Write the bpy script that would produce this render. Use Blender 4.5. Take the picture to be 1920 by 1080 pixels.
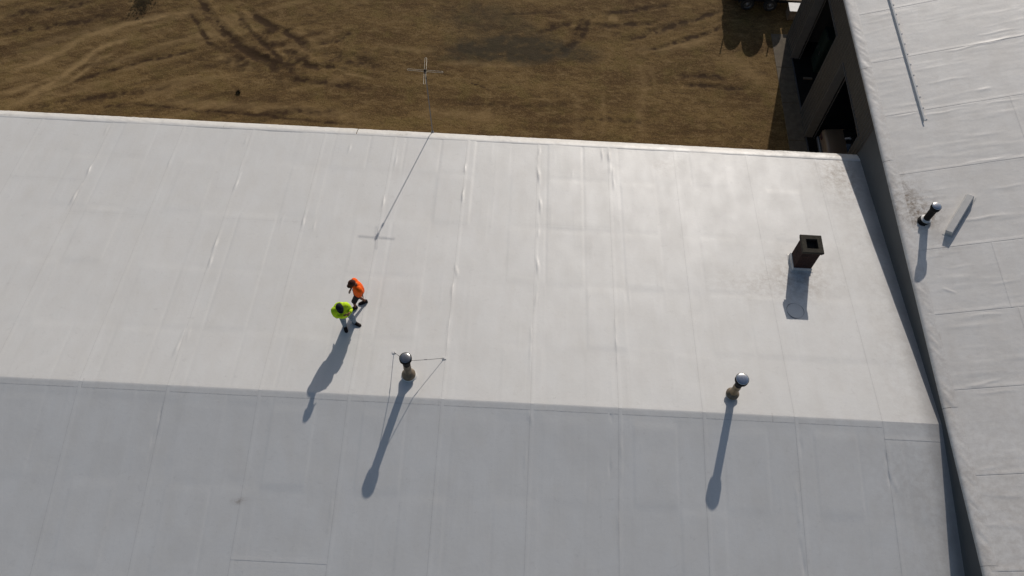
import bpy, math, random
import numpy as np
from mathutils import Vector, Matrix
for o in list(bpy.data.objects): bpy.data.objects.remove(o)
SC = bpy.context.scene
COL = SC.collection
R = math.radians
random.seed(7)

# ------------------------------------------------------------------ camera
RIDGE_Z = 5.85                       # ridge of the near building above the dirt yard
F_PX = 1533.56                       # focal length in pixels of a 1920 wide frame
PITCH, ROLL, YAW = R(60.062), R(3.337), R(0.483)
CAM = np.array([0.0, 0.0, RIDGE_Z + 23.0])
_fw = np.array([math.sin(YAW)*math.cos(PITCH), math.cos(YAW)*math.cos(PITCH), -math.sin(PITCH)])
_r0 = np.array([math.cos(YAW), -math.sin(YAW), 0.0]); _d0 = np.cross(_fw, _r0)
_rt = _r0*math.cos(ROLL) - _d0*math.sin(ROLL); _dn = _r0*math.sin(ROLL) + _d0*math.cos(ROLL)
cd = bpy.data.cameras.new('camera'); cam = bpy.data.objects.new('camera', cd); COL.objects.link(cam)
cd.sensor_width = 36.0; cd.lens = 36.0*F_PX/1920.0; cd.clip_start = .1; cd.clip_end = 3000
m = Matrix.Identity(4)
for i in range(3):
    m[i][0] = _rt[i]; m[i][1] = -_dn[i]; m[i][2] = -_fw[i]; m[i][3] = CAM[i]
cam.matrix_world = m
SC.camera = cam

# ------------------------------------------------------------------ sky, sun, exposure
SUN_EL, SUN_ROT = R(24.5), R(13.8)
w = bpy.data.worlds.new('World'); SC.world = w; w.use_nodes = True
nt = w.node_tree; bg = nt.nodes['Background']
sky = nt.nodes.new('ShaderNodeTexSky'); sky.sky_type = 'NISHITA'; sky.sun_disc = False
sky.sun_elevation = SUN_EL; sky.sun_rotation = SUN_ROT; sky.dust_density = 1.5; sky.air_density = 1.0
nt.links.new(sky.outputs[0], bg.inputs[0]); bg.inputs[1].default_value = 0.070
sl = bpy.data.lights.new('sun', 'SUN'); sl.energy = 3.15; sl.angle = R(.55); sl.color = (1.0, .93, .85)
sun = bpy.data.objects.new('sun', sl); COL.objects.link(sun); sun.location = (10, 60, 40)
SDIR = Vector((-math.sin(SUN_ROT)*math.cos(SUN_EL), -math.cos(SUN_ROT)*math.cos(SUN_EL), -math.sin(SUN_EL)))
sun.rotation_euler = SDIR.to_track_quat('-Z', 'Y').to_euler()
SC.view_settings.view_transform = 'Standard'; SC.view_settings.look = 'None'
SC.view_settings.exposure = 0.0; SC.view_settings.gamma = 1.0
SC.view_settings.use_curve_mapping = False

# ------------------------------------------------------------------ the planes of the place
AL, BE = R(6.95), R(7.8)             # pitch of the far and the near roof slope
YR = 9.2777                          # the ridge runs along X at this Y
YE = 20.86                           # far eave
YN = -2.6                            # near eave
XW = 13.29                           # face of the higher building's wall
XL = -31.0                           # left end of the near building
S2 = 0.35                            # pitch of the higher roof
XR2 = 20.3                           # its ridge
YB0, YB1 = -5.0, 31.95               # its two ends
def ze2(Y): return RIDGE_Z + .135 + .012*(21.0 - Y)     # its eave height
def roofz(Y): return RIDGE_Z - (Y - YR)*math.tan(AL) if Y > YR else RIDGE_Z + (Y - YR)*math.tan(BE)
def ray(x, y): return _fw + _rt*(x - 960)/F_PX + _dn*(y - 540)/F_PX
def on_z(x, y, z):
    v = ray(x, y); return CAM + v*((z - CAM[2])/v[2])
def far(x, y):
    v = ray(x, y); k = math.tan(AL); t = (RIDGE_Z - CAM[2] + YR*k)/(v[2] + v[1]*k); return CAM + v*t
def near(x, y):
    v = ray(x, y); k = math.tan(BE); t = (RIDGE_Z - CAM[2] - YR*k)/(v[2] - v[1]*k); return CAM + v*t
def high(x, y):
    v = ray(x, y); t = 20.
    for _ in range(6):
        p = CAM + v*t; t = (ze2(p[1]) - CAM[2] - S2*XW)/(v[2] - S2*v[0])
    return CAM + v*t

# ------------------------------------------------------------------ noise
def _hash(ix, iy, s):
    h = (ix.astype(np.int64)*374761393 + iy.astype(np.int64)*668265263 + s*982451653) & 0xffffffff
    h = ((h ^ (h >> 13))*1274126177) & 0xffffffff
    return ((h ^ (h >> 16)) & 0xffff)/65535.0
def vnoise(x, y, s=0):
    ix, iy = np.floor(x), np.floor(y); fx, fy = x - ix, y - iy
    fx = fx*fx*(3 - 2*fx); fy = fy*fy*(3 - 2*fy)
    a = _hash(ix, iy, s); b = _hash(ix+1, iy, s); c = _hash(ix, iy+1, s); d = _hash(ix+1, iy+1, s)
    return (a*(1-fx) + b*fx)*(1-fy) + (c*(1-fx) + d*fx)*fy
def fbm(x, y, s=0, o=4):
    r = 0; a = .5
    for k in range(o):
        r = r + a*(vnoise(x*2**k, y*2**k, s + k*17) - .5); a *= .55
    return r

# ------------------------------------------------------------------ object helpers
def link(name, data, parent=None, origin=None):
    o = bpy.data.objects.new(name, data); COL.objects.link(o)
    if parent is not None: o.parent = parent
    return o
def wloc(o):
    v = Vector((0, 0, 0))
    while o is not None: v += o.location; o = o.parent
    return v
def thing(name, label, cat, loc, group=None):
    o = link(name, None); o.location = loc; o.empty_display_size = .2
    return tag(o, label, cat, group)
def tag(o, label=None, cat=None, group=None, kind=None):
    if label: o['label'] = label
    if cat: o['category'] = cat
    if group: o['group'] = group
    if kind: o['kind'] = kind
    return o
def mesh_np(name, V, Fq, smooth=True, attrs=None, uv=None):
    me = bpy.data.meshes.new(name)
    V = np.asarray(V, np.float32); Fq = np.asarray(Fq, np.int32)
    n = Fq.shape[1]
    me.vertices.add(len(V)); me.vertices.foreach_set('co', V.ravel())
    me.loops.add(Fq.size); me.loops.foreach_set('vertex_index', Fq.ravel())
    me.polygons.add(len(Fq)); me.polygons.foreach_set('loop_start', np.arange(0, Fq.size, n, dtype=np.int32))
    me.polygons.foreach_set('use_smooth', np.full(len(Fq), smooth))
    if uv is not None:
        l = me.uv_layers.new(name='UVMap'); l.data.foreach_set('uv', np.asarray(uv, np.float32)[Fq.ravel()].ravel())
    for k, a in (attrs or {}).items():
        at = me.attributes.new(k, 'FLOAT', 'POINT'); at.data.foreach_set('value', np.asarray(a, np.float32).ravel())
    me.update(calc_edges=True); me.validate()
    return me
def grid_faces(nu, nv):
    i = np.arange((nu-1)*(nv-1)); a = (i//(nv-1))*nv + i % (nv-1)
    return np.stack([a, a+nv, a+nv+1, a+1], 1)

class MB:
    """collects shapes in world space; build() makes ONE mesh object"""
    def __init__(s): s.v = []; s.f = []; s.sm = []
    def add(s, v, f, smooth=False):
        b = len(s.v); s.v += [tuple(p) for p in v]; s.f += [tuple(i + b for i in q) for q in f]; s.sm += [smooth]*len(f); return s
    def hexa(s, c):        # 8 corners: bottom ring 0-3 ccw, top ring 4-7
        return s.add(c, [(3,2,1,0), (4,5,6,7), (0,1,5,4), (1,2,6,5), (2,3,7,6), (3,0,4,7)])
    def box(s, x0, x1, y0, y1, z0, z1):
        return s.hexa([(x0,y0,z0),(x1,y0,z0),(x1,y1,z0),(x0,y1,z0),(x0,y0,z1),(x1,y0,z1),(x1,y1,z1),(x0,y1,z1)])
    def obox(s, c, a, b, h):  # centre, half vectors
        c, a, b, h = map(Vector, (c, a, b, h))
        return s.hexa([c-a-b-h, c+a-b-h, c+a+b-h, c-a+b-h, c-a-b+h, c+a-b+h, c+a+b+h, c-a+b+h])
    def bevbox(s, x0, x1, y0, y1, z0, z1, b):
        pts = []
        for z, i in ((z0, b), (z0+b, 0), (z1-b, 0), (z1, b)):
            pts += [(x0+i,y0+i+b,z),(x0+i+b,y0+i,z),(x1-i-b,y0+i,z),(x1-i,y0+i+b,z),(x1-i,y1-i-b,z),(x1-i-b,y1-i,z),(x0+i+b,y1-i,z),(x0+i,y1-i-b,z)]
        f = [tuple(range(7, -1, -1)), tuple(range(24, 32))]
        for k in range(3):
            for j in range(8): f.append((k*8+j, k*8+(j+1) % 8, (k+1)*8+(j+1) % 8, (k+1)*8+j))
        return s.add(pts, f)
    def tube(s, pts, r, n=8, smooth=True, caps=True):
        pts = [Vector(p) for p in pts]; rr = r if hasattr(r, '__len__') else [r]*len(pts)
        V = []; prev = None
        for i, p in enumerate(pts):
            d = (pts[min(i+1, len(pts)-1)] - pts[max(i-1, 0)]).normalized()
            if prev is None:
                a = d.cross(Vector((0,0,1))) if abs(d.z) < .9 else d.cross(Vector((1,0,0)))
            else: a = prev - d*prev.dot(d)
            a.normalize(); b = d.cross(a); prev = a
            for k in range(n):
                t = 2*math.pi*k/n; V.append(p + (a*math.cos(t) + b*math.sin(t))*rr[i])
        F = [(i*n+k, i*n+(k+1) % n, (i+1)*n+(k+1) % n, (i+1)*n+k) for i in range(len(pts)-1) for k in range(n)]
        s.add(V, F, smooth)
        if caps: s.add(V, [tuple(range(n-1, -1, -1)), tuple(range((len(pts)-1)*n, len(pts)*n))], False) if False else s._caps(V, n, len(pts))
        return s
    def _caps(s, V, n, m):
        s.add(V[:n], [tuple(range(n-1, -1, -1))]); s.add(V[(m-1)*n:], [tuple(range(n))])
    def lathe(s, c, prof, n=28, axis=None, smooth=True):
        c = Vector(c); ax = Vector(axis or (0,0,1)).normalized()
        a = ax.cross(Vector((1,0,0)) if abs(ax.x) < .9 else Vector((0,1,0))).normalized(); b = ax.cross(a)
        V = []
        for r, z in prof:
            for k in range(n):
                t = 2*math.pi*k/n; V.append(c + ax*z + (a*math.cos(t) + b*math.sin(t))*max(r, 1e-4))
        F = [(i*n+k, i*n+(k+1) % n, (i+1)*n+(k+1) % n, (i+1)*n+k) for i in range(len(prof)-1) for k in range(n)]
        return s.add(V, F, smooth)
    def loft(s, rings, smooth=True, caps=True):   # rings of equal length
        n = len(rings[0]); V = [p for r in rings for p in r]
        F = [(i*n+k, i*n+(k+1) % n, (i+1)*n+(k+1) % n, (i+1)*n+k) for i in range(len(rings)-1) for k in range(n)]
        s.add(V, F, smooth)
        if caps: s._caps([Vector(p) for p in V], n, len(rings))
        return s
    def build(s, name, mat, parent=None):
        me = bpy.data.meshes.new(name); L = wloc(parent) if parent is not None else Vector((0,0,0))
        me.from_pydata([tuple(Vector(p) - L) for p in s.v], [], s.f)
        me.polygons.foreach_set('use_smooth', s.sm); me.update()
        if mat: me.materials.append(mat)
        return link(name, me, parent)

# ------------------------------------------------------------------ materials
MATS = {}
class NT:
    def __init__(s, name, rough=.6, spec=.5, metal=0.):
        s.m = bpy.data.materials.new(name); s.m.use_nodes = True; s.t = s.m.node_tree
        s.b = s.t.nodes['Principled BSDF']; MATS[name] = s.m
        s.b.inputs['Roughness'].default_value = rough; s.b.inputs['Metallic'].default_value = metal
        s.b.inputs['Specular IOR Level'].default_value = spec
        s.co = s.n('ShaderNodeNewGeometry').outputs['Position']
    def n(s, typ, **kw):
        x = s.t.nodes.new(typ)
        for k, v in kw.items(): setattr(x, k, v)
        return x
    def l(s, a, b): s.t.links.new(a, b)
    def noise(s, scale, detail=4., rough=.55, vec=None, stretch=None, dist=0.):
        x = s.n('ShaderNodeTexNoise'); x.inputs['Scale'].default_value = scale; x.inputs['Detail'].default_value = detail
        x.inputs['Roughness'].default_value = rough; x.inputs['Distortion'].default_value = dist
        v = vec or s.co
        if stretch:
            mp = s.n('ShaderNodeMapping'); mp.inputs['Scale'].default_value = stretch[:3]
            if len(stretch) > 3: mp.inputs['Rotation'].default_value = (0, 0, stretch[3])
            s.l(v, mp.inputs[0]); v = mp.outputs[0]
        s.l(v, x.inputs['Vector']); return x.outputs['Fac']
    def mr(s, v, a, b, c=0., d=1., clamp=True):
        x = s.n('ShaderNodeMapRange', clamp=clamp); s.l(v, x.inputs[0])
        for i, q in enumerate((a, b, c, d)): x.inputs[i+1].default_value = q
        return x.outputs[0]
    def math(s, op, a, b=None):
        x = s.n('ShaderNodeMath', operation=op)
        for i, q in enumerate((a, b)):
            if q is None: continue
            if isinstance(q, (int, float)): x.inputs[i].default_value = q
            else: s.l(q, x.inputs[i])
        return x.outputs[0]
    def mix(s, fac, a, b, mode='MIX'):
        x = s.n('ShaderNodeMix', data_type='RGBA', blend_type=mode)
        if isinstance(fac, (int, float)): x.inputs[0].default_value = fac
        else: s.l(fac, x.inputs[0])
        for i, q in ((6, a), (7, b)):
            if isinstance(q, tuple): x.inputs[i].default_value = (*q, 1)
            else: s.l(q, x.inputs[i])
        return x.outputs[2]
    def attr(s, name): return s.n('ShaderNodeAttribute', attribute_name=name).outputs['Fac']
    def col(s, c):
        if isinstance(c, tuple): s.b.inputs['Base Color'].default_value = (*c, 1)
        else: s.l(c, s.b.inputs['Base Color'])
        return s
    def bump(s, h, dist=.01, strength=1.):
        x = s.n('ShaderNodeBump'); x.inputs['Distance'].default_value = dist; x.inputs['Strength'].default_value = strength
        s.l(h, x.inputs['Height']); s.l(x.outputs[0], s.b.inputs['Normal']); return s
def simple(name, c, rough=.6, metal=0., var=.12, scale=6., bump=0., spec=.5):
    q = NT(name, rough, spec, metal); nz = q.noise(scale, 5)
    d = tuple(x*(1-var) for x in c); l = tuple(min(1, x*(1+var)) for x in c)
    q.col(q.mix(q.mr(nz, .3, .7), d, l))
    if bump: q.bump(q.noise(scale*6, 4), bump)
    return q.m

def membrane(name, base, warm):
    q = NT(name, .47, .5)
    big = q.noise(.35, 3, .5); mid = q.noise(1.7, 4, .55, stretch=(1., .45, 1.)); fine = q.noise(38, 3, .7)
    c = q.mix(q.mr(big, .3, .7), tuple(x*.95 for x in base), base)
    c = q.mix(q.mr(mid, .35, .75, 0, .42), c, tuple(x*.86 for x in warm))
    c = q.mix(q.mr(fine, .35, .75, 0, .16), c, tuple(x*.72 for x in base))
    # faint scuffs and traffic smears
    sc = q.noise(5., 6, .68, dist=1.2)
    c = q.mix(q.mr(sc, .58, .74, 0, .22), c, (.36, .34, .31))
    # grime caught in the lap joints and round the penetrations, plus painted fold shading at the eave
    grn = q.noise(11., 3, .6)
    lap = q.math('MULTIPLY', q.attr('lap'), q.mr(grn, .34, .62, .30, 1.))
    c = q.mix(lap, c, (.165, .15, .14))
    st = q.math('MULTIPLY', q.attr('stain'), q.mr(q.noise(4.6, 8, .74, dist=.15), .40, .62))
    c = q.mix(st, c, (.20, .145, .098))
    c = q.mix(q.math('MULTIPLY', q.attr('shade_grime'), q.mr(mid, .3, .7, .75, 1.)), c, (.23, .22, .215))  # strip beside the higher wall: gutter dirt plus wall shade put into the colour
    q.col(c)
    q.l(q.mr(mid, .3, .7, .45, .54), q.b.inputs['Roughness'])
    q.bump(q.math('ADD', q.math('MULTIPLY', fine, .35), q.math('MULTIPLY', q.noise(9, 5, .6), .65)), .006, .55)
    return q.m
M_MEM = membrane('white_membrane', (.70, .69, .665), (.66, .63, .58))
M_MEM2 = membrane('weathered_membrane', (.775, .745, .705), (.70, .645, .58))

def soil():
    q = NT('yard_soil', .95, .15)
    a = q.noise(.5, 6, .62, stretch=(.5, 1.3, 1., R(14))); b = q.noise(2.6, 7, .70, stretch=(.65, 1.35, 1., R(8)), dist=.5); c3 = q.noise(9.5, 5, .72); c4 = q.noise(24, 3, .75)
    grit = q.noise(60, 2, .8)
    c = q.mix(q.mr(a, .40, .60), (0.100, 0.056, 0.019), (0.187, 0.117, 0.042))
    c = q.mix(q.mr(b, .50, .66, 0, .75), c, (0.256, 0.169, 0.074))
    c = q.mix(q.mr(b, .48, .34, 0, .75), c, (0.066, 0.037, 0.015))
    c = q.mix(q.mr(q.noise(.9, 5, .6), .50, .66, 0, .45), c, (0.142, 0.106, 0.028))
    c = q.mix(q.mr(c3, .50, .36, 0, .55), c, (0.066, 0.038, 0.015))
    c = q.mix(q.mr(c3, .53, .66, 0, .45), c, (0.268, 0.176, 0.083))
    c = q.mix(q.mr(c4, .50, .38, 0, .55), c, (0.057, 0.034, 0.015))
    c = q.mix(q.mr(c4, .56, .68, 0, .50), c, (0.307, 0.212, 0.110))
    c = q.mix(q.mr(grit, .66, .74, 0, .6), c, (0.364, 0.272, 0.170))
    c = q.mix(q.mr(q.attr('dry'), 0, .8, 0, .85), c, (0.296, 0.197, 0.089))
    c = q.mix(q.mr(q.attr('wet'), .02, .6, 0, .92), c, (0.041, 0.022, 0.010))
    c = q.mix(q.mr(q.attr('oil'), 0, .6, 0, .86), c, (0.045, 0.036, 0.022))
    q.col(c)
    q.bump(q.math('ADD', q.math('MULTIPLY', b, .5), q.math('ADD', q.math('MULTIPLY', c3, .35), q.math('MULTIPLY', c4, .2))), 0.06, .8)
    return q.m
M_SOIL = soil()
M_CONC = simple('apron_concrete', (.115, .090, .060), .9, var=.25, scale=3.5, bump=.01)
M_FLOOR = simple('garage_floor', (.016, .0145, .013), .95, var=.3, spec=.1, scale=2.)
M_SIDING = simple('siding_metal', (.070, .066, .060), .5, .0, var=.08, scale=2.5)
M_SIDING2 = simple('wall_siding_pale', (.50, .48, .44), .55, .0, var=.08, scale=2.5)
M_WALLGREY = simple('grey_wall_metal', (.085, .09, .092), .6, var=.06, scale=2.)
M_TRIM = simple('jamb_trim', (.13, .12, .11), .6, var=.1)
M_DECK = simple('roof_deck', (.30, .29, .27), .8)
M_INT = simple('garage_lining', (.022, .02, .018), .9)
M_GALV = simple('galvanised_steel', (.62, .62, .63), .22, 1., var=.10, scale=14)
M_DOME_D = simple('dull_dome_steel', (.27, .27, .28), .32, .9, var=.2, scale=11)
M_TANPIPE = simple('tan_pipe_metal', (.25, .18, .10), .5, .25, var=.25, scale=9)
M_BROWNPIPE = simple('brown_pipe_metal', (.165, .128, .086), .55, .2, var=.3, scale=9)
M_BLACK = simple('black_metal', (.012, .011, .011), .75, 0., var=.3, spec=.2)
M_GREYMETAL = simple('grey_metal', (.16, .16, .165), .45, .7, var=.15)
M_ALU = simple('aluminium_rod', (.50, .47, .40), .35, .6, var=.08)
M_RUBBER = simple('tyre_rubber', (.02, .02, .02), .85, var=.3, bump=.004)
M_MORTAR = simple('mortar', (.10, .09, .08), .95, var=.2)
M_CAPSTONE = simple('chimney_cap_stone', (.036, .030, .020), .95, var=.35, scale=12, bump=.01)
M_FLUE = simple('flue_soot', (.016, .013, .010), 1., var=.2)
M_WOOD = simple('weathered_wood', (.17, .125, .085), .85, var=.3, scale=9)
M_TARP = simple('grey_roll_cover', (.17, .17, .165), .7, var=.25, scale=3)
M_GREEN = simple('green_paint', (.005, .018, .013), .6, var=.2, scale=3)
M_CARTAN = simple('tan_car_paint', (.20, .138, .09), .4, var=.08, scale=2, spec=.6)
M_GLASS = simple('dark_car_glass', (.01, .012, .014), .08, var=.1, spec=.8)
M_RED = simple('tail_lamp_red', (.05, .012, .008), .3, var=.1)
M_CURB = simple('curb_membrane', (.55, .535, .51), .6, var=.08)
M_INK = simple('dark_scuff', (.13, .13, .135), .8, var=.4, scale=20)
M_WHITEPAINT = simple('white_painted_metal', (.68, .67, .65), .5, var=.08)
M_LEAF = simple('shrub_leaf', (.05, .075, .025), .7, var=.4, scale=4)
M_BARK = simple('shrub_bark', (.09, .065, .045), .9, var=.3, scale=8)
def brick_mat():
    q = NT('chimney_brick', .9, .3); oi = q.n('ShaderNodeObjectInfo').outputs['Random']
    c = q.mix(oi, (.028, .014, .011), (.052, .023, .017)); c = q.mix(q.mr(q.noise(22, 5, .7), .45, .7, 0, .6), c, (.05, .03, .026))
    q.col(c); q.bump(q.noise(60, 4), .006); return q.m
M_BRICK = brick_mat()
# clothing and skin
def cloth(name, c, var=.15, rough=.85, folds=.012):
    q = NT(name, rough, .25); nz = q.noise(14, 4, .6)
    q.col(q.mix(q.mr(nz, .3, .7), tuple(x*(1-var) for x in c), tuple(min(1, x*(1+var)) for x in c)))
    q.bump(q.noise(9, 3, .5, dist=.8), folds); return q.m
M_ORANGE = cloth('orange_shirt', (.95, .125, .008), .06)
M_LIME = cloth('lime_jacket', (.56, .80, .02), .12, folds=.03)
M_JEANS = cloth('blue_jeans', (.21, .26, .31), .2, folds=.02)
M_SHORTS = cloth('dark_shorts', (.022, .018, .022), .3)
M_SHOE = cloth('dark_shoe', (.020, .014, .013), .3)
M_CAPN = cloth('navy_cap', (.012, .015, .022), .3)
M_CAPB = cloth('brown_cap', (.075, .022, .014), .3)
M_SKIN = cloth('skin', (.27, .125, .075), .1, .6, .002)
M_SKIN2 = cloth('tanned_skin', (.20, .085, .05), .1, .6, .002)
M_PHONE = simple('phone_black', (.012, .012, .014), .2, var=.1)

# ------------------------------------------------------------------ ground
def ground():
    def axis(a, b, st, lo, hi):
        core = list(np.arange(a, b + 1e-6, st)); d = st; x = core[-1]; up = []
        while x < hi: d *= 1.35; x += d; up.append(x)
        d = st; x = core[0]; dn = []
        while x > lo: d *= 1.35; x -= d; dn.append(x)
        return np.array(dn[::-1] + core + up)
    xs = axis(-27.5, 15.5, .075, -700, 700); ys = axis(20.5, 35.5, .075, -500, 900)
    X, Y = np.meshgrid(xs, ys, indexing='ij')
    wet = np.zeros_like(X); dry = np.zeros_like(X); oil = np.zeros_like(X); Z = np.zeros_like(X)
    core = (X > -30) & (X < 18) & (Y > 19) & (Y < 38)
    def path(px): return np.array([on_z(x, y, 0)[:2] for x, y in px])
    def dist(P, jx=0.):
        D = np.full(X.shape, 99.); T = np.zeros_like(X); acc = 0
        wx = X + jx*fbm(X*1.3, Y*1.3, 91, 3); wy = Y + jx*fbm(X*1.3, Y*1.3, 57, 3)
        for a, b in zip(P[:-1], P[1:]):
            d = b - a; L = np.hypot(*d) + 1e-9
            t = np.clip(((wx-a[0])*d[0] + (wy-a[1])*d[1])/L**2, 0, 1)
            q = np.hypot(wx - a[0] - t*d[0], wy - a[1] - t*d[1])
            c = q < D; D = np.where(c, q, D); T = np.where(c, acc + t*L, T); acc += L
        return D, T/acc
    brk = np.clip(.5 + 1.9*fbm(X*1.1, Y*1.1, 5), 0, 1)       # broken up along its length
    brk2 = np.clip(.40 + 2.9*fbm(X*4.6, Y*5.2, 15, 5), 0, 1)
    def stripe(arr, px, wd, amt, rut=0., br=1., j=.35):
        D, T = dist(path(px), j); wd = wd*.85; g = np.exp(-(D/wd)**2)*np.clip(np.minimum(T, 1-T)*7, 0, 1)
        g = g*((1-br) + br*(.45*brk + .75*brk2))*amt*1.25
        arr[:] = np.clip(arr + np.where(core, g, 0), 0, 1)
        if rut: rut *= .45; Z[:] += np.where(core, -rut*np.exp(-(D/wd)**2) + .6*rut*np.exp(-((D-1.7*wd)/(.6*wd))**2), 0)
    # wheel tracks, traced where they lie on the dirt
    for px, wd, am, ru in [
        ([(370,-10),(395,35),(430,72),(478,105),(520,128)], .26, 1.1, .05), ([(355,25),(378,62),(402,92)], .13, .7, .02),
        ([(440,25),(470,62),(505,92),(530,112)], .17, .8, .03), ([(460,18),(492,38),(525,60),(560,75),(585,95)], .20, .95, .04),
        ([(590,85),(630,75),(665,60)], .2, .6, .03), ([(470,105),(500,112),(540,118)], .22, .9, .03),
        ([(118,158),(180,140),(260,116),(340,100),(400,86)], .16, .7, .02), ([(0,64),(60,56),(130,44),(210,30)], .24, .7, .02),
        ([(0,32),(80,18),(190,0)], .3, .6, .01), ([(30,205),(120,190),(230,176),(330,160)], .2, .55, .02),
        ([(210,193),(330,203),(480,217),(700,236)], .10, .6, .01), ([(540,150),(620,158),(700,170)], .2, .6, .02), ([(190,200),(240,196)], .14, .6, 0),
        ([(1108,34),(1092,58),(1072,82),(1052,104)], .24, 1., .05), ([(1095,32),(1080,58)], .12, .6, .02),
        ([(1010,62),(1035,50),(1075,44)], .2, .65, .03), ([(1168,76),(1215,62),(1280,45),(1360,18)], .22, .95, .04),
        ([(1205,97),(1260,84),(1310,68),(1366,46)], .16, .8, .03), ([(1120,50),(1170,48),(1230,44)], .17, .7, .03), ([(1130,28),(1190,20),(1260,8)], .2, .6, .02),
        ([(1262,142),(1310,140),(1360,148)], .20, .8, .02), ([(1280,160),(1340,162),(1400,166)], .17, .8, .03), ([(940,30),(1000,26),(1060,22)], .16, .5, .01),
        ([(840,190),(960,200),(1080,196)], .18, .45, .01), ([(1010,230),(1120,222),(1250,236)], .2, .4, .01), ([(880,150),(900,160),(920,168)], .04, .8, 0), ([(870,140),(893,147)], .04, .7, 0),
        ([(600,100),(660,112),(720,125)], .35, .6, .04), ([(560,120),(600,128),(640,122)], .22, .9, .04), ([(480,215),(560,206),(640,214)], .2, .5, .01)]:
        stripe(wet, px, wd, am, ru)
    for px, wd, am in [
        ([(0,142),(60,120),(110,98),(160,70),(240,45),(330,22)], .20, .7), ([(25,196),(90,160),(150,118),(190,88),(260,62)], .20, .8), ([(60,180),(130,152),(180,120),(220,92)], .14, .6),
        ([(0,105),(80,84),(170,58),(300,30),(420,15)], .24, .5), ([(180,125),(260,100),(340,76),(420,60)], .22, .5), ([(0,178),(60,160),(130,130)], .16, .5),
        ([(400,100),(440,118),(480,128)], .3, .5), ([(280,190),(420,196),(560,205),(700,222)], .35, .45), ([(640,138),(670,142),(700,150)], .07, .9),
        ([(1080,175),(1084,215),(1078,262)], .16, .28), ([(1200,110),(1208,160),(1200,215),(1203,262)], .22, .30), ([(1128,170),(1132,220),(1124,262)], .14, .25), ([(1222,120),(1230,180)], .12, .25),
        ([(1180,90),(1240,95),(1290,84),(1350,66)], .22, .6), ([(820,120),(880,118),(940,122),(1000,124)], .2, .45), ([(1320,30),(1250,54),(1200,68)], .14, .5), ([(1140,35),(1160,38)], .22, .7),
        ([(1350,100),(1400,130),(1440,160)], .5, .35), ([(780,205),(860,216),(940,222)], .4, .35), ([(700,80),(760,92),(820,98)], .2, .4)]:
        stripe(dry, px, wd, am, 0., .6)
    # the oily dark patch in the middle of the yard
    for (cx, cy), rx, ry, am in (((905,95), 1.9, .62, .9), ((985,90), 2.2, .85, .95), ((1060,100), 1.8, .5, .55), ((900,35), 2.0, 1.1, .42), ((960,55), 1.4, .8, .4), ((868,108), 1.2, .3, .7)):
        p = on_z(cx, cy, 0); d = np.hypot((X-p[0])/rx, (Y-p[1])/ry) + 1.1*fbm(X*.9, Y*1.5, 33, 5)
        oil = np.maximum(oil, np.clip(1.5 - d, 0, 1)*am)
    oil = np.clip(oil*(.75 + 1.1*fbm(X*4, Y*4, 3, 4)), 0, 1)*core
    # churned earth
    p = on_z(545, 105, 0); ch = np.clip(1.3 - np.hypot((X-p[0])/3.6, (Y-p[1])/2.2), 0, 1)
    rough_ = fbm(X*2.3, Y*2.3, 71, 5)
    wet = np.clip(wet + ch*np.clip(rough_*3.0 - .15, 0, .8), 0, 1); dry = np.clip(dry + ch*np.clip(-rough_*2.0 - .22, 0, .5), 0, 1)
    ang = fbm((-X*.42 + Y*.9)*2.4, (X*.9 + Y*.42)*.30, 81, 4)              # streaks raked by turning vehicles, left
    lf = np.clip((-4 - X)/7, 0, 1)
    dry = np.clip(dry + core*lf*np.clip(ang*1.9 - .06, 0, .32), 0, 1); wet = np.clip(wet + core*lf*np.clip(-ang*2.0 - .14, 0, .22), 0, 1)
    Z += core*(.02*fbm(X*.8, Y*.8, 2, 5) + .022*fbm(X*3.6, Y*3.6, 9, 4)*(1 + 2.2*ch))
    Z = np.where(core, np.minimum(Z, .05), Z)*np.clip((12.2 - X)/.6, 0, 1)
    Z[core & (X > 11.6)] = np.minimum(Z[core & (X > 11.6)], .0)
    V = np.stack([X, Y, Z], -1).reshape(-1, 3)
    me = mesh_np('ground', V, grid_faces(len(xs), len(ys)), True, dict(wet=wet, dry=dry, oil=oil)); me.materials.append(M_SOIL)
    o = link('ground', me); o['kind'] = 'structure'
ground()

# ------------------------------------------------------------------ near building: the wide white roof
wh = thing('warehouse', 'long low building under a wide white membrane roof with a central ridge', 'building', ((XL+XW)/2, YR, 0))
WX1 = XW - .05
b = MB()
k = .16
b.add([(XL,YN,roofz(YN)-.03),(WX1,YN,roofz(YN)-.03),(WX1,YR,RIDGE_Z-.03),(XL,YR,RIDGE_Z-.03),(XL,YE-.42,roofz(YE-.42)-.03),(WX1,YE-.42,roofz(YE-.42)-.03),
       (XL,YN,roofz(YN)-k),(WX1,YN,roofz(YN)-k),(WX1,YR,RIDGE_Z-k),(XL,YR,RIDGE_Z-k),(XL,YE-.42,roofz(YE-.42)-k),(WX1,YE-.42,roofz(YE-.42)-k)],
      [(0,1,2,3),(3,2,5,4),(6,9,8,7),(9,10,11,8),(0,6,7,1),(4,5,11,10),(0,3,9,6),(3,4,10,9),(1,7,8,2),(2,8,11,5)])
roof1 = b.build('roof', M_DECK, wh)
SEAMS = [-31.0, -28.75, -26.08, -23.4, -20.72, -18.05, -15.37, -12.66, -10.02, -7.28, -4.60, -1.81, .88, 3.53, 6.06, 8.83, 11.48, WX1]

def gauss(d, s): return np.exp(-(d/s)**2)
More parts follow.
